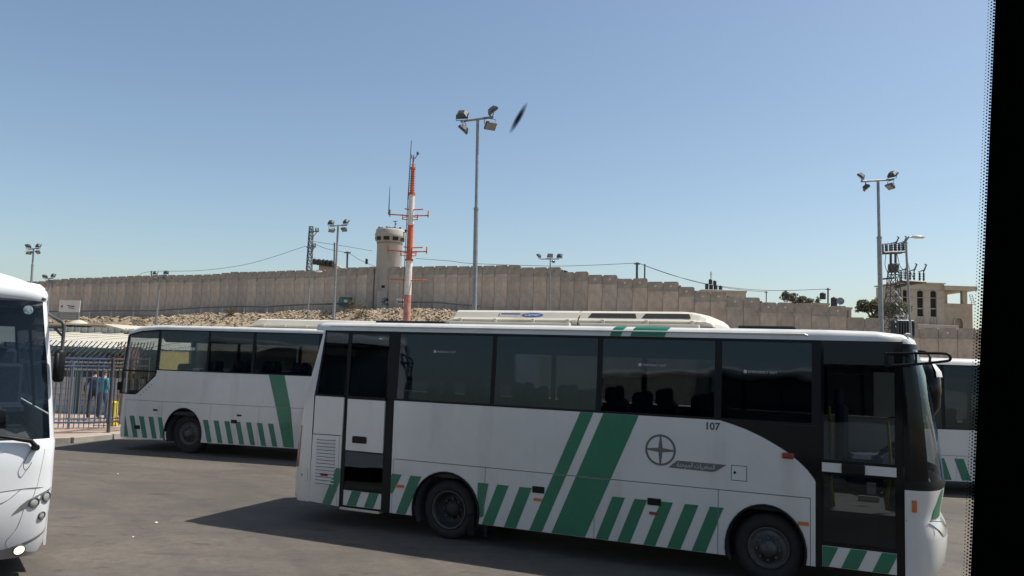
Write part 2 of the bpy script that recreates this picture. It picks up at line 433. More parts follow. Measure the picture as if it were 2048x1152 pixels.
# raised pavement with kerb stones by the fence
KERB = [(-19.0, 18.3), (-14.0, 19.35), (-11.9, 19.95), (-11.05, 20.5), (-10.55, 21.5), (-10.2, 23.0), (-9.8, 27.0)]
pav = [(x - 0.0, y) for x, y in KERB] + [(-9.6, 32), (-30, 32), (-30, 17)]
mb = MB(); k = len(pav)
mb.add([(x, y, 0.145) for x, y in pav] + [(x, y, -0.1) for x, y in pav], [tuple(range(k))] + [(i, i + k, (i + 1) % k + k, (i + 1) % k) for i in range(k)])
PAVE = mat('pinkish_paving', (0.34, 0.255, 0.205), 0.9, var=0.18, scale=1.6, bump=0.3, bscale=25)
pavo = tag(mb.build('pavement', PAVE), kind='structure', label='pinkish raised pavement in front of the blue fence')
KERBM = mat('kerb_stone', (0.30, 0.275, 0.24), 0.9, var=0.2, scale=3, bump=0.3, bscale=20)
kp = []
for a, b_ in zip(KERB, KERB[1:]):
    L_ = math.dist(a, b_); q = max(1, round(L_ / 0.8))
    for i in range(q):
        t0, t1 = i / q, (i + 1) / q
        kp.append(((a[0] + (b_[0] - a[0]) * t0, a[1] + (b_[1] - a[1]) * t0), (a[0] + (b_[0] - a[0]) * t1, a[1] + (b_[1] - a[1]) * t1)))
for p, q in kp:
    L_ = math.dist(p, q); a = math.atan2(q[1] - p[1], q[0] - p[0])
    m_ = MB(); m_.bbox(0.006, L_ - 0.006, -0.13, 0.012, -0.05, 0.152, 0.012)
    o = m_.build('kerb_stone', KERBM, pavo); o.location = (p[0], p[1], random.uniform(-0.004, 0.004)); o.rotation_euler = (0, 0, a)

# ================================================================== COACHES
def cap_grid(rows, s_side, sg, W, p=3.0, nn=28):
    """rounded end of a coach: rows (z, protrusion, inset of the side) -> grid of points across the width"""
    G = []
    for row in rows:
        z, tip, yin = row[:3]; drop = row[3] if len(row) > 3 else 0.0
        line = []
        for k in range(nn + 1):
            t = math.sin(math.pi / 2 * (2 * k / nn - 1))
            a = max(0.0, 1 - abs(t) ** p) ** (1 / p)
            line.append((s_side + sg * tip * a, W / 2 + t * (W / 2 - yin), z - drop * abs(t) ** 4))
        G.append(line)
    return G
def cap_part(G, i0, i1, name, m, parent, k0=0, k1=None, off=0.0):
    k1 = len(G[0]) - 1 if k1 is None else k1
    mb = MB(); nn = k1 - k0 + 1; V = [G[i][k] for i in range(i0, i1 + 1) for k in range(k0, k1 + 1)]
    Fc = [(i * nn + k, i * nn + k + 1, (i + 1) * nn + k + 1, (i + 1) * nn + k) for i in range(i1 - i0) for k in range(nn - 1)]
    mb.add(V, Fc, True)
    o = mb.build(name, m, parent)
    return o
def roof_part(stations, W, parent, m, name='roof', inset=0.0):
    fr = [(0.05, 0.0), (0.053, 0.40), (0.07, 0.74), (0.12, 0.93), (0.30, 1.06), (W / 2, 1.25)]
    fr = [(y + inset if y < W / 2 - 0.4 else y, f_) for y, f_ in fr]
    fr = fr + [(W - y, f_) for y, f_ in reversed(fr[:-1])]
    V, Fc = [], []; k = len(fr)
    for (s_, zw, zt) in stations:
        for y, f_ in fr: V.append((s_, y, zw + (zt - zw) * f_))
    for i in range(len(stations) - 1):
        for j in range(k - 1): Fc.append((i * k + j, i * k + j + 1, (i + 1) * k + j + 1, (i + 1) * k + j))
    Fc.append(tuple(range(k))); Fc.append(tuple(range((len(stations) - 1) * k, len(stations) * k)))
    mb = MB(); mb.add(V, Fc, True)
    return mb.build(name, m, parent)
_n = MB(); _n.tube([(0, 0, 0), (0, 0.035, 0)], 0.016, 6, smooth=False); NUT = _n.mesh('wheel_nut')
def wheel(parent, s_, z, y, R_, rim_r, convex, width=0.26, out=-1):
    """wheel whose outer face looks to -y (out=-1) or +y"""
    t = MB(); q = -out
    prof = [(rim_r, 0.03), (rim_r + 0.02, 0.0), (R_ - 0.06, -0.012), (R_ - 0.015, 0.02), (R_, 0.05), (R_, width - 0.05), (R_ - 0.02, width - 0.01), (rim_r, width)]
    t.lathe([(r, y + q * h) for r, h in prof], 40, (s_, 0, z), 'y')
    w_ = t.build('wheel', TYRE, parent)
    r_ = MB()
    if convex: prof = [(rim_r, 0.03), (rim_r - 0.012, 0.012), (rim_r - 0.03, 0.04), (rim_r * 0.72, 0.05), (rim_r * 0.62, 0.01), (rim_r * 0.42, -0.01), (rim_r * 0.38, -0.05), (0.02, -0.055), (0.0, -0.055)]
    else: prof = [(rim_r, 0.03), (rim_r - 0.012, 0.006), (rim_r - 0.035, 0.05), (rim_r - 0.05, 0.14), (rim_r * 0.45, 0.16), (rim_r * 0.42, 0.09), (0.03, 0.08), (0.0, 0.08)]
    r_.lathe([(r, y + q * h) for r, h in prof], 32, (s_, 0, z), 'y')
    r_.build('rim', RIM if convex else HUBD, w_)
    if not convex:
        g = MB(); g.lathe([(rim_r + 0.004, y + q * 0.012), (rim_r + 0.002, y - q * 0.004), (rim_r - 0.016, y + q * 0.0), (rim_r - 0.022, y + q * 0.03)], 40, (s_, 0, z), 'y')
        g.build('rim_flange', RIM, w_)
    rr = rim_r * (0.52 if convex else 0.52); hy = (0.005 if convex else 0.15)
    for k in range(8):
        a = 2 * math.pi * k / 8
        o = link('wheel_nut', NUT, GALVD, w_); o.location = (s_ + rr * math.cos(a), y + q * (hy - 0.035), z + rr * math.sin(a)); o.scale = (1, q, 1)
    return w_
def wheel_well(parent, s_, z, y, r, depth=0.7):
    mb = MB(); mb.lathe([(r, y + 0.028), (r, y + depth), (0.0, y + depth)], 24, (s_, 0, z), 'y', a0=rad(-25), a1=rad(205))
    mb.build('wheel_well', DARKIN, parent)
def arch_pts(s_, zc, rx, rz, zb, n=20):
    """(s, z) points over a wheel arch, from its front foot to its rear foot (right to left)"""
    a0 = math.asin(max(-1, min(1, (zb - zc) / rz)))
    return [(s_ + rx * math.cos(a0 + (math.pi - 2 * a0) * k / n), zc + rz * math.sin(a0 + (math.pi - 2 * a0) * k / n)) for k in range(n + 1)]
def arch_lip(parent, s_, zc, rx, rz, zb):
    P = arch_pts(s_, zc, rx - 0.012, rz - 0.012, zb)
    mb = MB(); mb.tube([(a, -0.006, z) for a, z in P], 0.016, 6)
    mb.build('arch_trim', BLACK, parent)
def rect(s0, s1, z0, z1): return [(s0, z0), (s1, z0), (s1, z1), (s0, z1)]
def side(parent, name, pts, m, y0=0.0, th=0.03, fold=None):
    mb = MB(); mb.prism(pts, y0, y0 + th, fold)
    return mb.build(name, m, parent)
def seats(parent, s0, s1, W, step, facing=1, zf=0.95):
    """rows of paired seats"""
    mb = MB(); x = 0
    f_ = facing
    mb.bbox(*sorted((0.02 * f_, 0.46 * f_)), -0.43, 0.43, 0.36, 0.50, 0.04)
    for y in (-0.43, 0.01):
        P = MB()
        mb.bbox(*sorted((-0.10 * f_, 0.06 * f_)), y, y + 0.42, 0.42, 1.02, 0.045)
        mb.bbox(*sorted((-0.13 * f_, 0.0 * f_)), y + 0.08, y + 0.34, 0.98, 1.22, 0.045)
    mb.box(*sorted((0.1 * f_, 0.16 * f_)), -0.35, 0.35, 0.0, 0.37)
    me = mb.mesh('seat')
    k = int((s1 - s0) / step)
    for i in range(k + 1):
        for y in (0.55, W - 0.55):
            o = link('seat', me, SEATM, parent); o.location = (s0 + i * step, y, zf)
def far_side(parent, W, s0, s1, zsk, wb, wt, arches, panes, m=WHITE):
    P = [(s0, zsk)]
    for (c, zc, rx, rz) in sorted(arches): P += list(reversed(arch_pts(c, zc, rx, rz, zsk)))
    P += [(s1, zsk), (s1, wb), (s0, wb)]
    mb = MB(); mb.prism(P, W - 0.03, W); mb.build('body_side', m, parent)
    k = len(panes)
    for i, (a, b_) in enumerate(panes):
        mb = MB(); mb.prism(rect(a, b_, wb + 0.02, wt - 0.03), W - 0.012, W - 0.006); mb.build('pane', PANE_LIGHT, parent)
    e = [s0] + [v for ab in panes for v in ab] + [s1]
    for a, b_ in zip(e[0::2], e[1::2]):
        if b_ - a > 0.01: mb = MB(); mb.prism(rect(a, b_, wb, wt + 0.02), W - 0.04, W); mb.build('window_post', BLACK, parent)
    mb = MB(); mb.prism(rect(s0, s1, wt - 0.03, wt + 0.03), W - 0.05, W - 0.001); mb.build('window_rail', BLACK, parent)
def interior(parent, W, s0, s1, zf, zr):
    mb = MB(); mb.box(s0, s1, 0.06, W - 0.06, zf - 0.08, zf); mb.build('cabin_floor', DARKIN, parent)
    mb = MB(); mb.box(s0, s1, 0.12, W - 0.12, zr - 0.03, zr)
    for y in (0.14, W - 0.50): mb.bbox(s0 + 0.2, s1 - 0.2, y, y + 0.36, zr - 0.28, zr - 0.04, 0.06)
    mb.build('luggage_rack', DARKIN, parent)
def steering(parent, s_, y, z, tilt):
    mb = MB()
    ring = [Vector((0.23 * math.cos(2 * math.pi * k / 20), 0.23 * math.sin(2 * math.pi * k / 20), 0)) for k in range(21)]
    M = Matrix.Translation((s_, y, z)) @ Matrix.Rotation(tilt, 4, 'Y')
    mb.tube([M @ p for p in ring], 0.017, 6, cap=False)
    for k in (0, 7, 13): mb.tube([M @ Vector((0, 0, 0)), M @ ring[k]], 0.014, 5)
    mb.tube([M @ Vector((0, 0, 0.03)), M @ Vector((0, 0, -0.5))], 0.04, 8)
    mb.build('steering_wheel', BLACK, parent)

# ---------------------------------------------------------------- 1. the near coach, number 107
YAW1 = rad(-23.71)
B1 = empty('coach', (-3.26520869, 12.35589641, 0.0), YAW1,
           'white coach numbered 107 with wide slanted green stripes, standing broadside in front', 'coach')
W1, WB, WT, SK, SEAM = 2.40, 1.876, 2.872, 0.287, 1.047
# lower flank
mb = MB(); mb.prism([(1.765, SK), (1.79, SK), (1.79, SEAM + 0.006), (7.405, SEAM + 0.006), (7.405, SK), (7.457, SK), (7.457, 1.24), (7.441, 1.271), (7.37, 1.365), (7.289, 1.441), (7.22, 1.50), (7.151, 1.55), (7.02, 1.625), (6.869, 1.705), (6.677, 1.785), (6.52, 1.836), (6.371, WB), (1.765, WB)], 0, 0.03)
mb.build('body_side', WHITE, B1)
side(B1, 'quarter_panel', [(0.365, 1.312), (0.887, 1.318), (0.892, WB), (0.372, WB)], WHITE)
side(B1, 'door_jamb', [(0.85, SK), (0.885, SK), (0.887, 1.312), (0.85, 1.312)], WHITE)
RA, FA = (2.657, 0.41, 0.528, 0.531), (6.905, 0.41, 0.462, 0.52)
def lower_panel(a, b_, arch=None):
    P = [(a, SK)]
    if arch: P += list(reversed(arch_pts(*arch, SK)))
    P += [(b_, SK), (b_, SEAM - 0.003), (a, SEAM - 0.003)]
    return side(B1, 'luggage_flap', P, WHITE, 0.0)
lower_panel(1.797, 3.250, RA); lower_panel(3.257, 4.807); lower_panel(4.813, 6.357); lower_panel(6.364, 7.398, FA)
for a in (RA, FA): arch_lip(B1, *a, SK)
mb = MB()   # dark carcass behind the gaps between flaps
mb.box(1.6, 2.10, 0.032, 0.06, 0.33, 1.85); mb.box(3.22, 6.40, 0.032, 0.06, 0.33, 1.85); mb.box(2.1, 3.22, 0.032, 0.06, 0.955, 1.85); mb.box(6.4, 7.44, 0.032, 0.06, 0.95, 1.2); mb.box(0.4, 0.9, 0.032, 0.06, 0.33, 1.85)
mb.box(0.3, 8.4, 0.35, W1 - 0.3, 0.36, 0.86)
mb.build('chassis', DARKIN, B1)
# louvred engine flap
fl = side(B1, 'engine_flap', [(0.345, 0.31), (0.843, SK), (0.843, 1.306), (0.36, 1.300)], WHITE)
sm = MB(); sm.prism([(0, 0), (0.34, 0.004), (0.34, 0.024), (0, 0.02)], -0.0015, 0.002); sme = sm.mesh('louvre_slot')
lm = MB(); lm.add([(0, 0, 0.0), (0.34, 0, 0.004), (0.34, -0.014, -0.010), (0, -0.014, -0.014), (0, 0, 0.005), (0.34, 0, 0.009), (0.34, -0.014, -0.006), (0, -0.014, -0.010)],
       [(0, 1, 2, 3), (4, 7, 6, 5), (0, 3, 7, 4), (1, 5, 6, 2), (3, 2, 6, 7)]); lme = lm.mesh('louvre')
for i in range(14):
    z = 1.222 - i * 0.0493
    o = link('louvre_slot', sme, DARKHOLE, fl); o.location = (0.436 + i * 0.0006, 0, z)
    o = link('louvre', lme, WHITE, fl); o.location = (0.436 + i * 0.0006, 0, z + 0.024)
side(B1, 'reflector', rect(0.545, 0.665, 0.705, 0.735), RED, -0.02, 0.02)
# rear door
mb = MB()
for a, b_, c, d in ((0.892, 0.955, SK, WT), (1.615, 1.76, SK, WT), (0.955, 1.615, 1.092, 1.108), (0.955, 1.615, 0.535, 0.565), (0.955, 1.615, SK, 0.312), (0.955, 1.615, 1.862, 1.905), (0.955, 1.615, 2.83, WT)):
    mb.prism(rect(a, b_, c, d), -0.004, 0.04, WB)
dr = mb.build('door', BLACK, B1)
side(dr, 'door_panel', rect(0.962, 1.606, 1.112, 1.864), WHITE, 0.0)
mb = MB(); mb.bbox(1.078, 1.323, -0.022, 0.0, 1.226, 1.325, 0.012); mb.build('handle', BLACK, dr)
side(dr, 'pane', rect(0.956, 1.613, 0.566, 1.092), PANE, 0.01, 0.006)
side(dr, 'pane', rect(0.962, 1.606, 1.906, 2.828), PANE, 0.004, 0.006, WB)
side(dr, 'kick_panel', rect(0.956, 1.613, 0.313, 0.534), WHITE, 0.006)
for a in (1.10, 1.40): side(dr, 'stripe', [(a - 0.075, 0.318), (a + 0.085, 0.318), (a + 0.165, 0.53), (a + 0.005, 0.53)], GREEN_FADED, 0.002, 0.003)
mb = MB(); mb.bbox(0.92, 1.60, -0.03, 0.2, 0.250, 0.284, 0.008); mb.build('step', CREAM, dr)
# glass band
for a, b_, c, d in ((1.76, 1.80, WB, WT), (3.285, 3.345, WB, WT), (4.795, 4.865, WB, WT), (6.30, 6.385, WB, WT), (7.415, 7.515, WB, WT)): side(B1, 'window_post', rect(a, b_, c, d), BLACK, 0.0, 0.05, WB)
for a, b_ in ((1.80, 3.285), (3.345, 4.795), (4.865, 6.30), (6.385, 7.415)):
    side(B1, 'window_rail', rect(a, b_, WT - 0.035, WT), BLACK, 0.0, 0.05, WB); side(B1, 'window_rail', rect(a, b_, WB, WB + 0.03), BLACK, 0.001, 0.05, WB)
side(B1, 'window_rail', [(0.372, WB), (0.892, WB), (0.892, WB + 0.03), (0.375, WB + 0.03)], BLACK, 0.0, 0.05, WB)
side(B1, 'window_rail', [(0.462, WT - 0.035), (0.892, WT - 0.035), (0.892, WT), (0.466, WT)], BLACK, 0.0, 0.05, WB)
side(B1, 'window_post', [(0.372, WB), (0.40, WB), (0.495, WT), (0.466, WT)], BLACK, 0.0, 0.051, WB)
side(B1, 'pane', [(0.402, WB + 0.03), (0.89, WB + 0.03), (0.89, WT - 0.035), (0.49, WT - 0.035)], PANE, 0.003, 0.006, WB)
PB = ((1.80, 3.285), (3.345, 4.795), (4.865, 6.30), (6.385, 7.415))
pn = [side(B1, 'pane', rect(a, b_, WB + 0.03, WT - 0.035), PANE, 0.003, 0.006, WB) for a, b_ in PB]
for pane_, x0, z0, ww in ((pn[0], 2.42, 2.585, 0.30), (pn[2], 5.40, 2.50, 0.30), (pn[3], 6.70, 2.46, 0.33)):
    g = lambda z: (z - WB) * TILT
    o = MB(); o.prism(rect(x0 - 0.055, x0 - 0.018, z0 - 0.004, z0 + 0.034), -0.001, 0.001, WB); o.build('sticker', PALEINK, pane_)
    text('lettering', 'EMERGENCY EXIT', PALEINK, pane_, (x0, g(z0) - 0.0005, z0), ww, up=(0, TILT, 1))
# black swept panel between flank and front door, then the front door
side(B1, 'quarter_glass', [(6.385, WB - 0.003), (6.53, 1.838), (6.685, 1.788), (6.875, 1.709), (7.03, 1.628), (7.16, 1.553), (7.228, 1.502), (7.297, 1.443), (7.378, 1.366), (7.449, 1.272), (7.465, 1.24), (7.465, SK), (7.515, SK), (7.515, WB - 0.003)], GLOSS, 0.003, 0.03)
mb = MB(); mb.bbox(7.087, 7.225, -0.025, 0.0, 1.481, 1.548, 0.015); mb.build('marker_lamp', RED, B1)
mb = MB()
for a, b_, c, d in ((7.515, 7.545, SK, WT), (8.285, 8.375, SK, WT), (7.545, 8.285, 2.60, WT), (7.545, 8.285, 1.335, 1.365), (7.545, 8.285, 1.470, 1.50), (7.545, 8.285, 0.535, 0.575), (7.545, 8.285, SK, 0.305)):
    mb.prism(rect(a, b_, c, d), 0.0, 0.04, WB)
fd = mb.build('door', GLOSS, B1)
side(fd, 'pane', rect(7.546, 8.284, 1.50, 2.60), PANE_MID, 0.012, 0.006, WB)
side(fd, 'pane', rect(7.546, 8.284, 0.576, 1.334), PANE_MID, 0.012, 0.006)
side(fd, 'door_band', rect(7.527, 8.300, 1.366, 1.469), WHITE, -0.004, 0.02)
mb = MB(); mb.bbox(7.735, 7.98, -0.026, -0.004, 1.362, 1.476, 0.014); mb.build('handle', BLACK, fd)
side(fd, 'kick_panel', rect(7.530, 8.296, 0.306, 0.534), WHITE, -0.004, 0.02)
for P in ([(7.532, 0.31), (7.60, 0.31), (7.70, 0.53), (7.532, 0.53)], [(7.73, 0.31), (7.90, 0.31), (8.00, 0.53), (7.83, 0.53)], [(8.05, 0.31), (8.21, 0.31), (8.294, 0.49), (8.294, 0.53), (8.15, 0.53)]):
    side(fd, 'stripe', P, GREEN, -0.008, 0.004)
# green stripes on the flank
def stripe(P, m=GREEN): return side(B1, 'stripe', P, m, -0.0035, 0.0035)
ZT, ZB = 0.838, SK + 0.004
for a, b_ in ((2.084, 2.262), (3.438, 3.607), (3.767, 3.942), (5.046, 5.209), (5.332, 5.495), (5.667, 5.816), (5.963, 6.127)):
    P = [(a - 0.212, ZB), (b_ - 0.212, ZB), (b_, ZT), (a, ZT)]
    if a < 3: P = [(a - 0.212, ZB), (b_ - 0.238, ZB), (2.262, 0.795), (2.271, ZT), (a, ZT)]; P = [(1.872, ZB), (2.03, ZB), (2.132, 0.53), (2.20, 0.70), (2.262, ZT), (2.084, ZT)]
    stripe(P, GREEN_FADED if a < 3 else GREEN)
stripe([(6.052, ZB), (6.218, ZB), (6.355, 0.65), (6.355, ZT), (6.264, ZT)])
stripe([(6.367, 0.69), (6.41, 0.80), (6.43, ZT), (6.367, ZT)])
stripe([(1.768, 0.56), (1.80, 0.56), (1.94, ZT), (1.778, ZT), (1.768, 0.80)], GREEN_FADED)
stripe([(3.185, 0.42), (3.20, ZB + 0.08), (3.245, 0.40), (3.248, ZT), (3.146, ZT), (3.146, 0.66)]); stripe([(3.259, 0.56), (3.307, ZT), (3.259, ZT)])
stripe([(0.596, 0.302), (0.745, 0.294), (0.84, 0.52), (0.84, ZT), (0.809, ZT)], GREEN_FADED); stripe([(0.852, 0.555), (0.884, 0.64), (0.886, ZT), (0.852, ZT)], GREEN_FADED)
def big(a0, a1, b0, b1):
    """broad stripe from skirt (a0..a1) to window line (b0..b1), cut at the seam"""
    f_ = (SEAM - ZB) / (WB - ZB); m0, m1 = a0 + (b0 - a0) * f_, a1 + (b1 - a1) * f_
    g_ = 0.006
    stripe([(a0, ZB), (a1, ZB), (m1 - 0.003, SEAM - g_), (m0 - 0.003, SEAM - g_)]); stripe([(m0 + 0.004, SEAM + 0.009), (m1 + 0.004, SEAM + 0.009), (b1, WB - 0.002), (b0, WB - 0.002)])
big(3.922, 4.101, 4.591, 4.770); big(4.234, 4.693, 4.902, 5.368)
# latches, reflectors, flap, number, emblem
for a in (3.949, 5.497):
    mb = MB(); mb.bbox(a, a + 0.172, -0.014, 0.004, 0.782, 0.868, 0.008); mb.build('latch', BLACK, B1)
side(B1, 'reflector', rect(3.976, 4.085, 0.68, 0.715), ORANGE, -0.012, 0.012); side(B1, 'reflector', rect(5.525, 5.632, 0.668, 0.702), RED, -0.012, 0.012)
side(B1, 'reflector', rect(1.855, 1.985, 0.655, 0.693), ORANGE, -0.012, 0.012); side(B1, 'reflector', rect(7.27, 7.385, 0.735, 0.775), ORANGE, -0.012, 0.012)
mb = MB(); mb.prism(rect(6.508, 6.695, 1.172, 1.355), -0.0015, 0.0); fo = mb.build('fuel_flap', INK, B1)
side(fo, 'flap_panel', rect(6.516, 6.687, 1.180, 1.347), WHITE, -0.004, 0.004)
mb = MB(); mb.lathe([(0.016, -0.0045), (0.016, -0.008), (0.0, -0.008)], 12, (6.553, 0, 1.268), 'y'); mb.build('lock', BLACK, fo)
text('fleet_number', '107', INK, B1, (6.212, -0.001, 1.752), 0.165, height=0.094, bold=0.025)
mb = MB(); mb.lathe([(0.192, -0.001), (0.192, -0.004), (0.166, -0.004), (0.166, -0.001)], 48, (5.651, 0, 1.466), 'y', smooth=False)
for k in range(4):
    a = k * math.pi / 2; ux, uz = math.cos(a), math.sin(a); vx, vz = -uz, ux
    mb.prism([(5.651 + vx * 0.0, 1.466 + vz * 0.0), (5.651 + ux * 0.026 - vx * 0.026, 1.466 + uz * 0.026 - vz * 0.026), (5.651 + ux * 0.172 - vx * 0.009, 1.466 + uz * 0.172 - vz * 0.009), (5.651 + ux * 0.172 + vx * 0.009, 1.466 + uz * 0.172 + vz * 0.009), (5.651 + ux * 0.026 + vx * 0.026, 1.466 + uz * 0.026 + vz * 0.026)], -0.004, -0.001)
mb.build('emblem', GREYDECAL, B1)
bn = side(B1, 'name_banner', [(5.754, 1.262), (6.285, 1.251), (6.33, 1.262), (6.455, 1.349), (5.86, 1.354)], GREYDECAL, -0.004, 0.003)
text('lettering', '\ufe93\ufeaa\ufea3\ufeee\ufee4\ufedf\ufe8d \ufe95\ufe8e\ufbff\ufead\ufed4\ufeb4\ufedf\ufe8d', PALEINK, bn, (5.855, -0.004, 1.263), 0.47, height=0.078, shear=0.25, bold=0.012)
# roof
rf = roof_part([(0.30, WT - 0.004, 2.985), (0.40, WT, 2.995), (1.0, WT, 3.0), (4.0, WT, 3.0), (7.6, WT - 0.004, 2.995), (8.1, WT - 0.012, 2.985), (8.375, WT - 0.022, 2.955)], W1, B1, WHITE)
mb = MB(); mb.tube([(0.56, 0.046, 2.943), (7.33, 0.046, 2.938)], 0.011, 6); mb.tube([(7.33, 0.046, 2.938), (7.37, 0.05, 2.92)], 0.011, 6); mb.build('gutter', WHITE, rf)
for P in ([(4.955, 5.10), (5.03, 5.175)], [(5.227, 5.67), (5.30, 5.745)]):
    (a0, a1), (b0, b1) = P; mb = MB()
    q = [(0.05, 0.0), (0.053, 0.40), (0.07, 0.74), (0.12, 0.93), (0.16, 0.96)]; V = []
    for i, (y, f_) in enumerate(q):
        t = i / 4; z = WT + 0.002 + 0.128 * f_
        V += [(a0 + (b0 - a0) * t, y - 0.003, z + 0.003 * (f_ > 0.5)), (a1 + (b1 - a1) * t, y - 0.003, z + 0.003 * (f_ > 0.5))]
    mb.add(V, [(2 * i, 2 * i + 1, 2 * i + 3, 2 * i + 2) for i in range(4)], True); mb.build('stripe', GREEN, rf)
for a, b_ in ((1.02, 2.25), (6.50, 7.20)):
    mb = MB(); mb.bbox(a, b_, 0.55, W1 - 0.55, 3.0, 3.052, 0.015); mb.build('roof_hatch', BLACK, rf)
# front end
rows = [(SK, 0.40, 0.0), (0.40, 0.455, 0.0), (0.55, 0.48, 0.0), (0.70, 0.49, 0.0), (0.80, 0.47, 0.0), (0.90, 0.415, 0.0), (1.0, 0.42, 0.0), (1.10, 0.445, 0.0), (1.235, 0.465, 0.0),
        (1.27, 0.475, 0.0), (1.34, 0.46, 0.0), (1.70, 0.42, 0.0), (1.876, 0.395, 0.0), (2.2, 0.34, 0.016), (2.5, 0.275, 0.031), (2.72, 0.21, 0.042), (2.79, 0.19, 0.046), (2.85, 0.18, 0.049), (2.90, 0.16, 0.056), (2.93, 0.11, 0.08), (2.952, 0.04, 0.13)]
G1 = cap_grid(rows, 8.375, 1, W1)
fa = cap_part(G1, 0, 8, 'front_fascia', WHITE, B1)
cap_part(G1, 8, 10, 'windscreen_sill', BLACK, B1)
nnn = len(G1[0]) - 1
ws = cap_part(G1, 10, 16, 'windscreen', SCREEN, B1, 3, nnn - 3)
cap_part(G1, 10, 16, 'corner_post', GLOSS, B1, 0, 3); cap_part(G1, 10, 16, 'corner_post', GLOSS, B1, nnn - 3, nnn)
cap_part(G1, 16, 17, 'windscreen_header', BLACK, B1); cap_part(G1, 17, 20, 'front_dome', WHITE, B1)
def capP(G, z, k):
    zs = [r[0][2] for r in G]
    for i in range(len(G) - 1):
        if G[i][k][2] <= z <= G[i + 1][k][2]:
            t = (z - G[i][k][2]) / max(1e-6, G[i + 1][k][2] - G[i][k][2]); return Vector(G[i][k]).lerp(Vector(G[i + 1][k]), t)
    return Vector(G[-1][k])
mb = MB()   # green wedge on the front corner
V = []
for z, ka, kb in ((0.925, 4.0, 7.2), (1.03, 4.7, 7.2), (1.13, 5.5, 7.2), (1.23, 6.3, 7.3)):
    for k in (ka, (ka + kb) / 2, kb):
        p = capP(G1, z, int(k)).lerp(capP(G1, z, int(k) + 1), k - int(k)); V.append(p + Vector((0.006, -0.006, 0)))
mb.add(V, [(3 * i + j, 3 * i + j + 1, 3 * i + j + 4, 3 * i + j + 3) for i in range(3) for j in range(2)], True); mb.build('stripe', GREEN, fa)
mb = MB(); V = []
for z, ka, kb in ((0.90, 3.0, 8.5), (0.86, 4.0, 9.0), (0.80, 5.2, 9.0), (0.73, 6.2, 9.0)):
    for j in range(4):
        k = ka + (kb - ka) * j / 3; p = capP(G1, z, int(k)).lerp(capP(G1, z, int(k) + 1), k - int(k)); V.append(p + Vector((0.008, -0.008, 0)))
mb.add(V, [(4 * i + j, 4 * i + j + 1, 4 * i + j + 5, 4 * i + j + 4) for i in range(3) for j in range(3)], True); mb.build('headlight', LENS, fa)
side(fa, 'marker_lamp', rect(8.45, 8.50, 1.00, 1.13), ORANGE, 0.0, 0.05)
mb = MB(); mb.tube([(8.376, -0.002, SK), (8.376, -0.002, 1.235)], 0.004, 5); mb.tube([(8.39, 0.0, 0.905), (8.75, 0.16, 0.905)], 0.004, 5); mb.build('seam', BLACK, fa)
mb = MB(); mb.bbox(8.40, 8.46, 0.10, 0.16, 2.935, 2.975, 0.012); mb.build('clearance_lamp', CREAM, B1)
# rear end
rows = [(0.30, 0.30, 0.0), (0.36, 0.36, 0.0), (0.6, 0.37, 0.0), (0.9, 0.345, 0.0), (1.3, 0.315, 0.0), (1.876, 0.235, 0.0), (2.4, 0.14, 0.026), (2.8, 0.07, 0.046), (2.872, 0.05, 0.05), (2.93, 0.04, 0.056), (2.97, 0.02, 0.09), (2.984, 0.0, 0.12)]
V = []
G = cap_grid(rows, 0.345, -1, W1, p=7.0, nn=44)
for i, r in enumerate(rows):      # the rear edge leans forward with height
    lean = 0.12 * smooth(1.7, 2.9, r[0])
    G[i] = [(a + lean * 1.0, b_, c) for a, b_, c in G[i]]
re_ = cap_part(G, 0, 11, 'rear_panel', WHITE, B1)
mb = MB(); V = []
for z in (0.80, 0.95, 1.10, 1.25, 1.42):
    for k in (1.5, 2.2, 3.2):
        p = capP(G, z, int(k)).lerp(capP(G, z, int(k) + 1), k - int(k)); V.append(p + Vector((-0.008, -0.008, 0)))
mb.add(V, [(3 * i + j, 3 * i + j + 1, 3 * i + j + 4, 3 * i + j + 3) for i in range(4) for j in range(2)], True); mb.build('tail_lamp', RED, re_)
mb = MB(); mb.tube([(0.165, 0.008, 0.60), (0.30, 0.002, 0.595), (0.30, 0.002, 0.78), (0.165, 0.008, 0.785), (0.165, 0.008, 0.60)], 0.004, 4); mb.tube([(0.19, 0.006, 0.70), (0.19, -0.002, 0.67)], 0.008, 6); mb.build('flap_outline', INK, re_)
# running gear
wheel_well(B1, RA[0], RA[1], 0.0, 0.50); wheel_well(B1, FA[0], FA[1], 0.0, 0.45)
wheel(B1, 2.665, 0.405, 0.09, 0.405, 0.262, False); wheel(B1, 2.665, 0.405, W1 - 0.05, 0.405, 0.262, False, out=1)
wheel(B1, 6.93, 0.405, 0.10, 0.405, 0.245, True); wheel(B1, 6.93, 0.405, W1 - 0.06, 0.405, 0.245, True, out=1)
mb = MB(); mb.bbox(3.25, 3.30, -0.0, 0.03, 0.12, 0.30, 0.008); mb.bbox(2.98, 3.10, 0.05, 0.5, 0.10, 0.38, 0.01); mb.build('mud_flap', BLACK, B1)
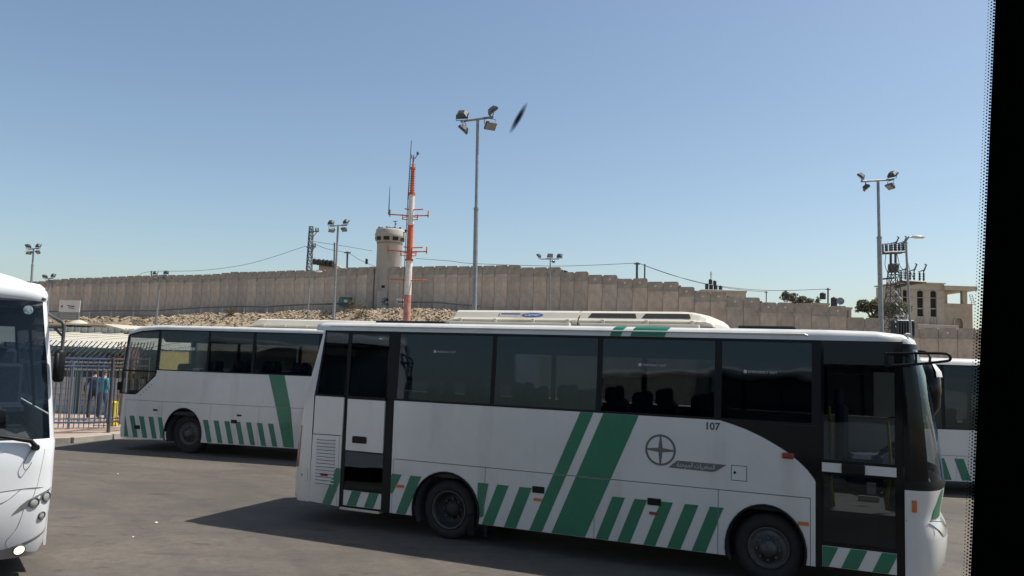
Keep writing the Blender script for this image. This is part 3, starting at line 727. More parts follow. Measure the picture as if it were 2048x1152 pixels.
# air conditioner on the roof
ac = MB()
def hood(a0, a1, b0, b1, round_front):
    sec = [(0.42, 3.02), (0.40, 3.085), (0.44, 3.115), (0.50, 3.195), (0.56, 3.222), (W1 / 2, 3.235)]
    sec = sec + [(W1 - y, z) for y, z in reversed(sec[:-1])]
    st = [(a0, 0.0), (a0 + (b0 - a0) * 0.5, 0.5), (b0, 1.0), (b1, 1.0)]
    st += [(b1 + (a1 - b1) * t, math.sqrt(max(0, 1 - t * t))) for t in (0.3, 0.55, 0.75, 0.9, 0.98)] if round_front else [(a1, 1.0)]
    k = len(sec); V = []
    for s_, f_ in st:
        for y, z in sec: V.append((s_, y, 3.02 + (z - 3.02) * (f_ if z > 3.09 else min(1, f_ * 1.5 + 0.02)) * 1.0))
    Fc = [(i * k + j, i * k + j + 1, (i + 1) * k + j + 1, (i + 1) * k + j) for i in range(len(st) - 1) for j in range(k - 1)]
    Fc += [tuple(range(k)), tuple(range((len(st) - 1) * k, len(st) * k))]
    ac.add(V, Fc, False)
hood(2.33, 4.37, 2.47, 4.37, False); hood(4.39, 6.22, 4.40, 5.80, True)
aco = ac.build('air_conditioner', CREAM, B1)
for a in (2.56, 3.12, 3.70, 4.22, 4.72, 5.32, 5.92):
    mb = MB(); mb.bbox(a, a + 0.055, 0.375, 0.43, 3.03, 3.10, 0.006); mb.build('clip', CREAM, aco)
mb = MB(); mb.bbox(2.45, 4.3, 0.30, 0.42, 3.0, 3.045, 0.006); mb.bbox(4.45, 6.05, 0.30, 0.42, 3.0, 3.045, 0.006); mb.build('base_rail', CREAM, aco)
for a, b_ in ((4.52, 5.20), (5.27, 5.92)):
    mb = MB(); mb.add([(a, 0.452, 3.122), (b_, 0.452, 3.122), (b_ - 0.03, 0.495, 3.185), (a + 0.04, 0.495, 3.185)], [(0, 1, 2, 3)])
    for v in range(len(mb.v)): x, y, z = mb.v[v]; mb.v[v] = (x, y - 0.008, z + 0.005)
    mb.build('vent_opening', DARKHOLE, aco)
su = Vector((0, 0.06, 0.08)).normalized(); bt = Vector((0, 0.44, 3.115)); nrm = Vector((1, 0, 0)).cross(su)
mb = MB(); c0 = Vector((3.69, 0.44, 3.115)) + su * 0.05
V = [c0 + Vector((1, 0, 0)) * 0.165 * math.cos(2 * math.pi * k / 32) + su * 0.036 * math.sin(2 * math.pi * k / 32) + nrm * 0.004 for k in range(32)]
mb.add(V, [tuple(range(32))]); ov = mb.build('badge', BLUEINK, aco)
text('lettering', 'Carrier', WHITE_CLEAN, ov, Vector((3.575, 0.44, 3.115)) + su * 0.028 + nrm * 0.006, 0.235, up=su, shear=0.3, height=0.042)
mb = MB()
for (x0, x1, q0, q1) in ((3.20, 3.50, 0.062, 0.078), (3.18, 3.47, 0.022, 0.026), (3.165, 3.18, 0.024, 0.075)):
    mb.add([Vector((x, 0.44, 3.115)) + su * q + nrm * 0.004 for x, q in ((x0, q0), (x1, q0), (x1 + 0.004, q1), (x0 + 0.004, q1))], [(0, 1, 2, 3)])
mb.build('label_print', BLUEINK, aco)
# cabin
interior(B1, W1, 0.5, 8.3, 0.93, 2.88); seats(B1, 2.3, 6.6, W1, 0.76, 1, 0.93)
far_side(B1, W1, 0.345, 8.375, SK, WB, WT, [RA, FA], [(0.5, 1.7), (1.78, 3.28), (3.35, 4.79), (4.87, 6.3), (6.39, 7.4), (7.5, 8.3)])
mb = MB(); mb.bbox(7.75, 8.2, 1.55, 2.05, 0.93, 1.42, 0.05); mb.bbox(7.62, 7.78, 1.55, 2.05, 1.3, 2.05, 0.05); mb.bbox(7.60, 7.72, 1.65, 1.95, 2.02, 2.28, 0.04); mb.build('driver_seat', SEATM, B1)
mb = MB(); mb.bbox(8.35, 8.70, 0.45, W1 - 0.15, 0.9, 1.30, 0.06); mb.build('dashboard', DARKIN, B1)
steering(B1, 8.28, 1.8, 1.52, rad(-35))
mb = MB(); mb.tube(bez([(7.62, 0.18, 1.95), (7.62, 0.16, 1.2), (7.66, 0.2, 0.95)]), 0.018, 6); mb.tube(bez([(8.22, 0.16, 1.95), (8.24, 0.15, 1.5), (8.2, 0.2, 1.0)]), 0.018, 6); mb.tube([(7.60, 0.25, 2.1), (7.60, 0.25, 1.55)], 0.016, 6); mb.build('handrail', YELLOW, B1)
mb = MB(); mb.box(7.9, 8.14, 0.9, 0.91, 0.93, 1.0); mb.box(8.0, 8.1, 0.6, 0.605, 1.07, 1.2); mb.build('notice', PAPER, B1)
mb = MB(); mb.add([(8.1, 2.2, 1.9), (8.4, 2.2, 1.9), (8.4, 2.21, 2.5), (8.1, 2.21, 2.5)], [(0, 1, 2, 3)]); mb.build('sun_blind', PAPER, B1)
# mirrors
mb = MB()
lp = bez([(8.20, -0.012, 2.735), (8.50, -0.10, 2.745), (8.74, -0.16, 2.75), (8.815, -0.18, 2.735), (8.82, -0.18, 2.68), (8.74, -0.15, 2.66), (8.50, -0.08, 2.625), (8.21, -0.012, 2.60)], 6)
mb.tube(lp, 0.016, 6); mb.bbox(8.19, 8.24, -0.03, 0.01, 2.58, 2.75, 0.01); mb.tube([(8.50, -0.10, 2.745), (8.50, -0.08, 2.625)], 0.014, 6)
ma = mb.build('mirror_arm', BLACK, B1)
mb = MB(); mb.lathe([(0.0, 0.0), (0.05, 0.015), (0.10, 0.09), (0.115, 0.25), (0.10, 0.40), (0.05, 0.47), (0.0, 0.48)], 20, (0, 0, 0), 'z')
for i, v in enumerate(mb.v): mb.v[i] = (8.76 + v[0] * 1.35, 1.95 + v[1] * 1.7, 1.94 + v[2] * 1.45)
mo = mb.build('mirror', GLOSS, B1)
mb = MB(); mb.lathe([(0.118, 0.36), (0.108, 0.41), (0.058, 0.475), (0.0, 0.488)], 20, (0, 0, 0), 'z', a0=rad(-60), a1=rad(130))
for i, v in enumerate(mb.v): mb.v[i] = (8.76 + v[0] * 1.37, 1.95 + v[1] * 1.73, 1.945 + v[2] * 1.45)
mb.build('mirror_highlight', WHITE, mo)  # white shell piece standing for the highlight on the mirror's sunward top
mb = MB(); mb.tube(bez([(8.5, 2.2, 2.78), (8.70, 2.15, 2.80), (8.78, 2.0, 2.74), (8.76, 1.95, 2.60)], 6), 0.018, 6); mb.build('mirror_arm', BLACK, B1)
mb = MB(); mb.tube(bez([(8.82, 1.0, 1.36), (8.72, 0.6, 1.75), (8.60, 0.30, 2.25)], 6), 0.012, 5); mb.build('wiper', BLACK, B1)

# ---------------------------------------------------------------- 2. the coach parked behind, front to the fence
def rear_coach(name, label, loc, yaw, L, WB, WT, ZR, SK, SEAM, arches, small, bigs, band, acs, front_full, ztop, pil, group=None):
    B = empty(name, loc, yaw, label, 'coach', group); W = 2.45
    # flank, front end at s = 0
    if front_full:   # dropped driver's window
        P = [(0.30, SEAM + 0.004), (L, SEAM + 0.004), (L, WB), (1.11, WB), (1.07, 1.80), (0.60, 1.36), (0.54, 1.335), (0.30, 1.335)]
    else: P = [(0.30, SEAM + 0.004), (L, SEAM + 0.004), (L, WB), (0.30, WB)]
    side(B, 'body_side', P, WHITE)
    cuts = [0.30] + pil + [L]
    for a, b_ in zip(cuts, cuts[1:]):
        P = [(a + 0.003, SK)]
        for ar in sorted(arches):
            if a < ar[0] < b_: P += list(reversed(arch_pts(*ar, SK)))
        P += [(b_ - 0.003, SK), (b_ - 0.003, SEAM - 0.004), (a + 0.003, SEAM - 0.004)]
        side(B, 'luggage_flap', P, WHITE)
    for ar in arches:
        arch_lip(B, *ar, SK); wheel_well(B, ar[0], ar[1], 0.0, ar[2] - 0.03)
        wheel(B, ar[0] + 0.04, 0.46, 0.17, 0.46, 0.27, True); wheel(B, ar[0] + 0.04, 0.46, W - 0.07, 0.46, 0.27, True, out=1)
    mb = MB(); cuts2 = [0.45] + [v for ar in sorted(arches) for v in (ar[0] - ar[2] - 0.02, ar[0] + ar[2] + 0.02)] + [L]
    for a, b_ in zip(cuts2[0::2], cuts2[1::2]): mb.box(a, b_, 0.032, 0.06, SK + 0.04, WB - 0.03 if not (front_full and a < 1) else 1.3)
    mb.box(0.9, L, 0.4, W - 0.4, 0.45, 0.85); mb.build('chassis', DARKIN, B)
    for P in small: side(B, 'stripe', P, GREEN_FADED, -0.0035, 0.0035)
    for P in bigs: side(B, 'stripe', P, GREEN, -0.0035, 0.0035)
    # glass
    e = [band[0][0] - 0.03] + [v for ab in band for v in ab] + [L]
    for a, b_ in zip(e[0::2], e[1::2]):
        if b_ - a > 0.01 and a > 0.6: side(B, 'window_post', rect(a, b_, WB, WT), BLACK, 0, 0.05, WB)
    side(B, 'window_rail', [(1.12, WT - 0.03), (L, WT - 0.03), (L, WT), (1.12, WT)], BLACK, 0.0, 0.05, WB); side(B, 'window_rail', rect(1.12, L, WB, WB + 0.025), BLACK, 0.001, 0.05, WB)
    if front_full:
        for P in ([(0.10, 1.345), (0.135, 1.345), (0.255, 2.745), (0.215, 2.76)], [(0.135, 1.345), (0.55, 1.345), (0.585, 1.372), (0.137, 1.372)], [(0.585, 1.372), (0.61, 1.365), (1.08, 1.795), (1.06, 1.815)],
                  [(1.06, 1.815), (1.08, 1.795), (1.12, 1.90), (1.12, 2.90), (1.07, 2.885)], [(0.178, 1.885), (1.06, 1.885), (1.06, 1.925), (0.181, 1.925)], [(0.215, 2.76), (0.255, 2.745), (0.62, 2.835), (1.07, 2.862), (1.07, 2.90), (0.60, 2.872)]):
            side(B, 'window_frame', P, BLACK, -0.001, 0.04, WB)
        fw_ = [[(0.138, 1.374), (0.582, 1.374), (1.055, 1.815), (1.058, 1.884), (0.180, 1.884)], [(0.184, 1.926), (1.058, 1.926), (1.066, 2.86), (0.62, 2.832), (0.254, 2.743)]]
    panes = []
    if front_full: panes += [side(B, 'pane', P, PANE_CLEAR, 0.004, 0.006, WB) for P in fw_]
    for i_, (a, b_) in enumerate(band): panes.append(side(B, 'pane', rect(a, b_, WB + 0.025, WT - 0.03), (PANE_CLEAR if i_ == 0 else PANE_LIGHT) if front_full else PANE, 0.003, 0.006, WB))
    roof_part([(0.20, WT - 0.145, WT - 0.06), (0.32, WT - 0.11, WT - 0.0), (0.5, WT - 0.065, ZR - 0.045), (0.75, WT - 0.03, ZR - 0.012), (1.05, WT, ZR), (4, WT, ZR), (L, WT, ZR)] if front_full else [(0.25, WT - 0.02, ZR - 0.03), (0.8, WT, ZR), (L, WT, ZR)], W, B, WHITE)
    rows = [(SK, 0.26, 0.0), (0.45, 0.30, 0.0), (0.8, 0.31, 0.0), (1.2, 0.27, 0.0), (1.34, 0.255, 0.0), (1.9, 0.20, 0.0), (2.4, 0.14, 0.025), (2.70, 0.10, 0.04), (WT - 0.10, 0.09, 0.048), (WT - 0.03, 0.03, 0.08), (WT, 0.0, 0.14)]
    G = cap_grid(rows, 0.30, -1, W)
    nn = len(G[0]) - 1
    cap_part(G, 0, 4, 'front_fascia', WHITE, B); cap_part(G, 4, 7, 'windscreen', SCREEN, B, 3, nn - 1)
    cap_part(G, 4, 7, 'corner_post', WHITE, B, 0, 3); cap_part(G, 4, 7, 'corner_post', WHITE, B, nn - 1, nn); cap_part(G, 7, 10, 'front_dome', WHITE, B)
    rows = [(SK, 0.15, 0.0), (1.0, 0.2, 0.0), (WB, 0.16, 0.0), (WT, 0.05, 0.05), (ZR, 0.0, 0.12)]
    cap_part(cap_grid(rows, L, 1, W), 0, 4, 'rear_panel', WHITE, B)
    interior(B, W, 0.9, L - 0.1, 0.98, WT - 0.02); seats(B, 2.2, L - 0.9, W, 0.8, -1, 0.98 if WB > 1.7 else 0.6)
    far_side(B, W, 0.30, L, SK, WB, WT, arches, [(0.42, 1.7), (1.76, 3.5), (3.58, 5.2), (5.28, 7.0), (7.08, L - 0.3)])
    for a0, a1 in acs:
        mb = MB()
        sec = [(0.45, ZR + 0.02), (0.42, ZR + 0.075), (0.50, ZR + 0.20), (0.62, ZR + 0.225), (W - 0.62, ZR + 0.225), (W - 0.50, ZR + 0.20), (W - 0.42, ZR + 0.075), (W - 0.45, ZR + 0.02)]
        V = []
        for s_, f_ in ((a0, 0.05), (a0 + 0.22, 1.0), (a1, 1.0)): V += [(s_, y, ZR + 0.02 + (z - ZR - 0.02) * f_) for y, z in sec]
        mb.add(V, [(i * 8 + j, i * 8 + j + 1, i * 8 + j + 9, i * 8 + j + 8) for i in range(2) for j in range(7)] + [tuple(range(8)), tuple(range(16, 24))])
        ao = mb.build('air_conditioner', CREAM, B)
        for i in range(5):
            mb = MB(); mb.bbox(a0 + 0.42 + 0.55 * i, a0 + 0.47 + 0.55 * i, 0.39, 0.44, ZR + 0.03, ZR + 0.09, 0.006); mb.build('clip', CREAM, ao)
    return B, panes
A2 = [(1.92, 0.46, 0.51, 0.62), (8.2, 0.46, 0.51, 0.62)]
sm2 = []
for a in (0.176, 0.434, 0.697, 0.96):
    sm2.append([(a + 0.145, 0.325), (a + 0.27, 0.325), (a + 0.133, 0.83), (a, 0.83)])
sm2 = [[(x if x > 0.306 else 0.306, z) for x, z in P] for P in sm2]
sm2.append([(1.345, 0.325), (1.402, 0.325), (1.402, 0.46), (1.42, 0.60), (1.355, 0.83), (1.221, 0.83)])
sm2[-1] = [(1.335, 0.34), (1.400, 0.34), (1.400, 0.52), (1.405, 0.55), (1.33, 0.828), (1.221, 0.83)]
for i in range(7):
    a = 2.444 + 0.283 * i
    sm2.append([(a + 0.147, 0.315), (a + 0.272, 0.315), (a + 0.135, 0.828), (a, 0.828)])
sm2 = [P if not (P[0][0] < 2.64 < P[1][0] and False) else P for P in sm2]
bg2 = [[(4.573, 0.315), (4.835, 0.315), (4.70, 1.198), (4.325, 1.198)], [(4.32, 1.212), (4.695, 1.212), (4.501, 1.935), (4.099, 1.935)]]
B2, P2 = rear_coach('coach', 'white coach behind, nose to the blue fence, and one broad green band on its flank', (-9.51688981, 19.54268124, 0.0), rad(-14.0), 9.9, 1.937, 2.915, 3.02, 0.30, 1.205,
                A2, sm2, bg2, [(1.13, 2.43), (2.49, 3.62), (3.70, 5.3), (5.38, 7.0), (7.08, 9.0)], [(3.22, 6.8)], True, 3.02, [1.32, 2.63, 3.9, 5.2, 6.6, 7.5, 8.9])
for a, z0, z1 in ((0.595, 0.524, 0.611), (3.189, 0.788, 0.867)):
    mb = MB(); mb.bbox(a, a + 0.152, -0.016, 0.004, z0, z1, 0.008); mb.build('latch', BLACK, B2)
for a, z in ((1.079, 0.975), (3.33, 0.955)):
    mb = MB(); mb.bbox(a, a + 0.12, -0.012, 0.004, z, z + 0.04, 0.006); mb.build('latch', BLACK, B2)
mb = MB(); mb.bbox(4.54, 4.68, -0.014, 0.0, 0.74, 0.86, 0.008); mb.build('latch', GREEN_FADED, B2)
rv = MB(); rv.lathe([(0.014, -0.001), (0.014, -0.006), (0.0, -0.006)], 10, (0, 0, 0), 'y', smooth=False); rme = rv.mesh('stud')
for i in range(5):
    t = i / 4; o = link('stud', rme, INK, B2); o.location = (0.714 + 0.281 * t, 0, 1.343 + 0.246 * t)
text('lettering', 'Royal Class', WHITEINK, P2[2], (1.305, (2.41 - 1.937) * TILT - 0.001, 2.41), 0.80, up=(0, TILT, 1), shear=0.35, height=0.125, bold=0.01)
mb = MB(); mb.bbox(1.0, 1.45, 0.35, 0.85, 1.0, 1.45, 0.05); mb.bbox(1.38, 1.52, 0.35, 0.85, 1.4, 2.1, 0.05); mb.build('driver_seat', SEATM, B2)
steering(B2, 0.72, 0.62, 1.58, rad(35))
mb = MB(); mb.bbox(0.12, 0.55, 0.2, 2.2, 0.95, 1.42, 0.06); mb.build('dashboard', DARKIN, B2)
mb = MB(); mb.bbox(-0.02, 0.08, 0.02, 0.16, 1.42, 1.62, 0.03); mb.build('mirror', BLACK, B2)

# ---------------------------------------------------------------- 3. the coach beyond the near coach's nose
sm3 = []
for i in range(12):
    a = 1.30 + 0.42 * i
    if 2.3 < a < 3.6: continue
    sm3.append([(a + 0.16, 0.33), (a + 0.36, 0.33), (a + 0.20, 0.80), (a, 0.80)])
loc3 = at(1880, 800, 17.9)
B3, P3 = rear_coach('coach', 'far white coach with low windows, half hidden behind the nose of coach 107', (loc3.x - 5.2, 17.9 + 5.2 * 0.06, -0.22), rad(-3.4), 11.0, 1.43, 2.86, 2.985, 0.31, 0.86,
                [(3.0, 0.46, 0.51, 0.60), (9.3, 0.46, 0.51, 0.60)], sm3, [], [(0.45, 1.7), (1.78, 3.5), (3.58, 5.25), (5.33, 7.0), (7.08, 9.4)], [], False, 2.985, [1.2, 2.3, 3.8, 5.55, 7.2, 8.5])

# ---------------------------------------------------------------- 4. the sunlit coach at the left edge
hd = Vector((0.60, -0.80, 0)); yawL = math.atan2(hd.y, hd.x); nL = Vector((-hd.y, hd.x, 0))
WL, LL = 2.5, 8.6
cornerL = Vector((-4.99, 9.0, 0))
orig = cornerL - hd * (LL + 0.30) - nL * WL
B4 = empty('coach', orig, yawL, 'gleaming white coach cut off by the picture edge, windscreen and headlights facing', 'coach')
rows = [(0.26, 0.32, 0.10), (0.36, 0.36, 0.05), (0.55, 0.41, 0.03), (0.72, 0.43, 0.015), (0.90, 0.44, 0.005), (0.98, 0.43, 0.0), (1.20, 0.42, 0.0), (1.48, 0.405, 0.0), (1.52, 0.385, 0.012), (1.9, 0.35, 0.05), (2.4, 0.29, 0.10), (2.8, 0.24, 0.15), (3.05, 0.20, 0.175, 0.03),
        (3.10, 0.22, 0.17, 0.05), (3.16, 0.21, 0.17, 0.06), (3.22, 0.18, 0.18, 0.08), (3.28, 0.13, 0.21, 0.11), (3.33, 0.07, 0.27, 0.14), (3.36, 0.0, 0.35, 0.16)]
G4 = cap_grid(rows, LL, 1, WL, p=4.5, nn=40)
nn4 = 40
fa4 = cap_part(G4, 0, 5, 'bumper', WHITE_CLEAN, B4); cap_part(G4, 5, 8, 'front_fascia', WHITE_CLEAN, B4)
cap_part(G4, 8, 12, 'windscreen', SCREEN, B4, 3, nn4 - 4); cap_part(G4, 8, 12, 'corner_post', WHITE_CLEAN, B4, nn4 - 4, nn4); cap_part(G4, 8, 12, 'corner_post', WHITE_CLEAN, B4, 0, 3)
cap_part(G4, 12, 18, 'front_dome', WHITE_CLEAN, B4)
def lean4(P, y0, y1, far, name, m):
    """flank piece of the left coach, leaning inward above the waist like its corner"""
    mb = MB(); mb.prism(P, y0, y1); mb.v = [(x, (WL - y if far else y) + (-1 if far else 1) * max(0.0, z - 1.5) * 0.113, z) for x, y, z in mb.v]; mb.build(name, m, B4)
for far in (False, True):
    lean4(rect(0.0, LL, 0.30, 1.498), 0.0, 0.03, far, 'body_side', WHITE_CLEAN); lean4(rect(0.0, LL, 1.502, 1.75), 0.0, 0.03, far, 'body_side', WHITE_CLEAN)
    lean4(rect(0.1, LL - 0.08, 1.76, 3.0), 0.01, 0.018, far, 'pane', PANE_LIGHT)
    for a in (0.0, 1.9, 3.6, 5.3, 7.0, LL - 0.08): lean4(rect(a, a + 0.08, 1.752, 3.03), 0.0, 0.03, far, 'window_post', BLACK)
roof_part([(0.0, 3.03, 3.22), (LL - 0.5, 3.03, 3.24), (LL, 3.03, 3.24)], WL, B4, WHITE_CLEAN, inset=0.13)
mb = MB(); mb.box(-0.03, 0.0, 0.17, WL - 0.17, 0.3, 3.1); mb.build('rear_panel', WHITE_CLEAN, B4)
for a in (1.9, 6.7):
    for y, q in ((0.05, -1), (WL - 0.05, 1)): wheel(B4, a, 0.48, y, 0.48, 0.28, True, out=q)
interior(B4, WL, 0.2, LL - 0.6, 1.25, 3.0); seats(B4, 1.2, 6.6, WL, 0.85, 1, 1.25)
mb = MB(); mb.bbox(LL - 0.45, LL + 0.22, 0.15, WL - 0.2, 1.0, 1.62, 0.10); mb.bbox(LL - 0.4, LL + 0.02, WL - 1.15, WL - 0.45, 1.60, 1.82, 0.08); mb.build('dashboard', DARKIN, B4)
steering(B4, LL - 0.42, WL - 0.8, 1.95, rad(-40))
def p4(z, k, off=0.0):
    p = capP(G4, z, int(k)).lerp(capP(G4, z, int(k) + 1), k - int(k)); q = capP(G4, z, min(39, int(k) + 1)) - capP(G4, z, int(k)); u_ = capP(G4, z + 0.03, int(k)) - capP(G4, z, int(k))
    nn_ = q.cross(u_).normalized()
    if nn_.x < 0: nn_ = -nn_
    return p + nn_ * off, nn_
def lampdisc(name, z, k, r, m, parent, depth=0.05):
    c, nn_ = p4(z, k); mb = MB()
    M = Matrix.Translation(c) @ nn_.to_track_quat('Z', 'Y').to_matrix().to_4x4()
    prof = [(r * 1.18, -0.03), (r * 1.18, 0.012), (r * 1.02, 0.016), (r, 0.004)]
    q = MB(); q.lathe(prof, 24); q.v = [tuple(M @ Vector(v)) for v in q.v]; o = q.build(name, GALVD, parent)
    q = MB(); q.lathe([(r, 0.004), (r * 0.8, 0.010), (r * 0.4, 0.014), (0.0, 0.015)], 24); q.v = [tuple(M @ Vector(v)) for v in q.v]; q.build('lens', m, o)
    return o
lampdisc('headlight', 0.845, 33.0, 0.046, LENS, fa4); lampdisc('headlight', 0.89, 35.8, 0.046, LENS, fa4); lampdisc('fog_lamp', 0.69, 35.2, 0.038, LENS, fa4)
GLINT = emit('glint_emission', (1.0, 0.86, 0.6), 1.6)  # warm glint on the lower lens, put in as emission
lampdisc('fog_lamp', 0.345, 31.9, 0.052, GLINT, fa4)
HEADBAY = mat('headlight_bay', (0.22, 0.22, 0.22), 0.3, 0.4)
mb = MB(); V = []
for k, za, zb in ((29.8, 0.735, 0.745), (30.8, 0.77, 0.83), (31.8, 0.80, 0.88), (33.0, 0.83, 0.91), (34.5, 0.865, 0.94), (35.8, 0.905, 0.96), (37.2, 0.97, 0.975)): V += [p4(za, k, 0.004)[0], p4(zb, k, 0.004)[0]]
mb.add(V, [(2 * i, 2 * i + 2, 2 * i + 3, 2 * i + 1) for i in range(6)], True); mb.build('headlight_bay', HEADBAY, fa4)
GREYLOW = mat('grey_skirt_plastic', (0.22, 0.22, 0.22), 0.5, var=0.1)
mb = MB(); V = []
for k in range(24, 39):
    zt = 0.37 + 0.012 * max(0, k - 29) ** 1.2; V += [p4(0.262, k, 0.005)[0], p4(min(zt, 0.56), k, 0.005)[0]]
mb.add(V, [(2 * i, 2 * i + 2, 2 * i + 3, 2 * i + 1) for i in range(14)], True); mb.build('bumper_skirt', GREYLOW, fa4)
def seam4(pts, name='seam', r=0.0035):
    mb = MB(); mb.tube(bez([p4(z, k, 0.001)[0] for z, k in pts], 6), r, 5); mb.build(name, mat('seam_grey', (0.2, 0.2, 0.2), 0.7), fa4)
seam4([(0.965, 22), (0.985, 27), (1.005, 31), (1.0, 34), (0.975, 37.5)]); seam4([(1.385, 22), (1.40, 28), (1.405, 34.4)], r=0.002); seam4([(1.405, 34.4), (1.2, 33.8), (1.0, 33.2)], r=0.002); seam4([(1.0, 33.0), (0.93, 32.8), (0.87, 32.4)]); seam4([(1.0, 30.6), (0.88, 28.5), (0.80, 25)]); seam4([(0.79, 31.4), (0.6, 30.8), (0.45, 29.6), (0.37, 30.2)])
mb = MB(); mb.tube([p4(1.62, 24, 0.05)[0], p4(1.56, 28, 0.05)[0], p4(1.49, 31.4, 0.05)[0], p4(1.44, 32.3, 0.04)[0]], [0.016, 0.02, 0.026, 0.024], 8); mb.tube([p4(1.435, 32.2, 0.0)[0], p4(1.435, 32.2, 0.06)[0]], 0.035, 12)
mb.tube([p4(1.60, 24, 0.05)[0], p4(2.0, 20, 0.04)[0]], 0.015, 6); mb.build('wiper', BLACK, B4)
mb = MB(); mb.tube(bez([p4(1.41, 31.6, 0.03)[0], p4(1.27, 30.6, 0.03)[0], p4(1.20, 31.0, 0.03)[0], p4(1.28, 31.8, 0.03)[0]], 6), 0.004, 5); mb.build('washer_hose', INK, B4)
lampo = MB(); lampo.tube([p4(3.06, 35.4, 0.006)[0], p4(3.055, 36.6, 0.006)[0]], 0.016, 8); lampo.build('clearance_lamp', GALVD, B4)
mb = MB(); c, nn_ = p4(2.93, 32.2, -0.02); M = Matrix.Translation(c) @ nn_.to_track_quat('Z', 'Y').to_matrix().to_4x4()
mb.lathe([(0.05, 0.0), (0.04, 0.002), (0.0, 0.002)], 20); mb.v = [tuple(M @ Vector(v)) for v in mb.v]; mb.build('sticker', mat('sticker_grey', (0.2, 0.24, 0.27), 0.5, var=0.9, scale=40), B4)
mb = MB(); mb.add([p4(2.60, 18, -0.25)[0], p4(2.60, 30.5, -0.25)[0], p4(2.77, 30.5, -0.25)[0], p4(2.77, 18, -0.25)[0]], [(0, 1, 2, 3)]); mb.build('sun_visor', PAPER, B4)
# mirror on a bent arm, at the corner away from the picture edge
Mi = orig + Vector((0, 0, 0))
def loc4(px_, py_, Y): return (Matrix.Translation(orig) @ Matrix.Rotation(yawL, 4, 'Z')).inverted() @ at(px_, py_, Y)
mb = MB(); mb.tube(bez([loc4(96, 628, 9.1), loc4(113, 638, 9.05), loc4(125, 645, 9.0), loc4(128, 655, 9.0), loc4(126, 680, 9.0), loc4(124, 702, 9.0)], 5), 0.019, 7)
mb.tube([loc4(98, 654, 9.1), loc4(126, 655, 9.0)], 0.015, 6); mb.tube([loc4(108, 655, 9.05), loc4(125, 672, 9.0)], 0.014, 6); mb.build('mirror_arm', GALVD, B4)
q = MB(); q.lathe([(0.0, -0.16), (0.045, -0.155), (0.06, -0.13), (0.062, 0.13), (0.045, 0.16), (0.0, 0.165)], 16); c = loc4(118, 732, 9.0)
q.v = [(c[0] + v[0] * 0.8, c[1] + v[1] * 0.95, c[2] + v[2] * 1.12) for v in q.v]; q.build('mirror', BLACK, B4)
q = MB(); c = loc4(113, 732, 8.95); q.lathe([(0.0, -0.14), (0.03, -0.135), (0.035, 0.0), (0.03, 0.13), (0.0, 0.135)], 12); q.v = [(c[0] + v[0] * 0.8, c[1] + v[1] * 0.8, c[2] + v[2] * 1.1) for v in q.v]; q.build('mirror', BLACK, B4)

# ================================================================== BARRIER WALL
TOPS = [(40, 563), (80, 562), (137, 556), (200, 555), (216, 553), (249, 552), (264, 551.6), (437, 547.7), (456, 544), (528, 542.4), (585, 540.6), (620, 541), (704, 534), (787, 533), (875, 532), (943, 532.5), (964, 531), (1030, 530)]
STEPS = [(1037, 535.5), (1110, 544), (1185, 550), (1237, 557), (1293, 563.5), (1348, 574), (1405, 584), (1464, 594), (1524, 605), (1640, 612), (1705, 635), (1765, 637), (1822, 655), (1900, 656), (1990, 668)]
def top_z(px):
    if px <= 1033:
        y = TOPS[0][1]
        for a, b_ in zip(TOPS, TOPS[1:]):
            if a[0] <= px <= b_[0]: y = a[1] + (b_[1] - a[1]) * (px - a[0]) / (b_[0] - a[0])
        return at(px, y, lerp_t(WALL_T, px, 1)).z
    s_ = [q for q in STEPS if q[0] <= px] or [STEPS[0]]
    q = s_[-1]; return at(q[0], q[1], lerp_t(WALL_T, q[0], 1)).z
def wall_at(px):
    Y = lerp_t(WALL_T, px, 1); return Vector(((px - 1024) / F * Y, Y, 0))
WALL = empty('barrier_wall', wall_at(1000), 0, 'long tall barrier wall of grey brown concrete panels with a stepped top', 'wall')
WO = WALL.location.copy()
def panel(p, q, z0, z1, head):
    """one slab of the wall; head=True gives its darker head instead of its shaft"""
    d = (q - p); L_ = d.length; mb = MB(); g = 0.012; t = 0.24; c = 0.014
    zc = z1 - 1.0
    x0, x1 = g, L_ - g
    zj = max(z0 + 0.5, z1 - 0.95)
    # shaft, chamfered on its outer vertical edges
    prof = [(x0, t), (x0, c), (x0 + c, 0), (x1 - c, 0), (x1, c), (x1, t)]
    def ring(z, push=0.0): return [(x, y + (push if y < t else 0), z) for x, y in prof]
    R0, R1, R2, R3 = ring(z0), ring(zj - 0.03), ring(zj, 0.035), ring(z1 - 0.06, 0.035)
    R4 = [(min(max(x, x0 + 0.13), x1 - 0.13), y, z1) for x, y, z in ring(z1, 0.05)]
    R3 = ring(z1 - 0.13, 0.035)
    V = (R2 + R3 + R4) if head else (R0 + R1 + R2); k = 6; Fc = []
    for i in range(2):
        for j in range(k):
            Fc.append((i * k + j, i * k + (j + 1) % k, (i + 1) * k + (j + 1) % k, (i + 1) * k + j))
    Fc.append(tuple(range(2 * k, 3 * k)))
    mb.add(V, Fc)
    return mb
px = 44.0; i = 0; filler = MB()
SKYM = None
cur = wall_at(px)
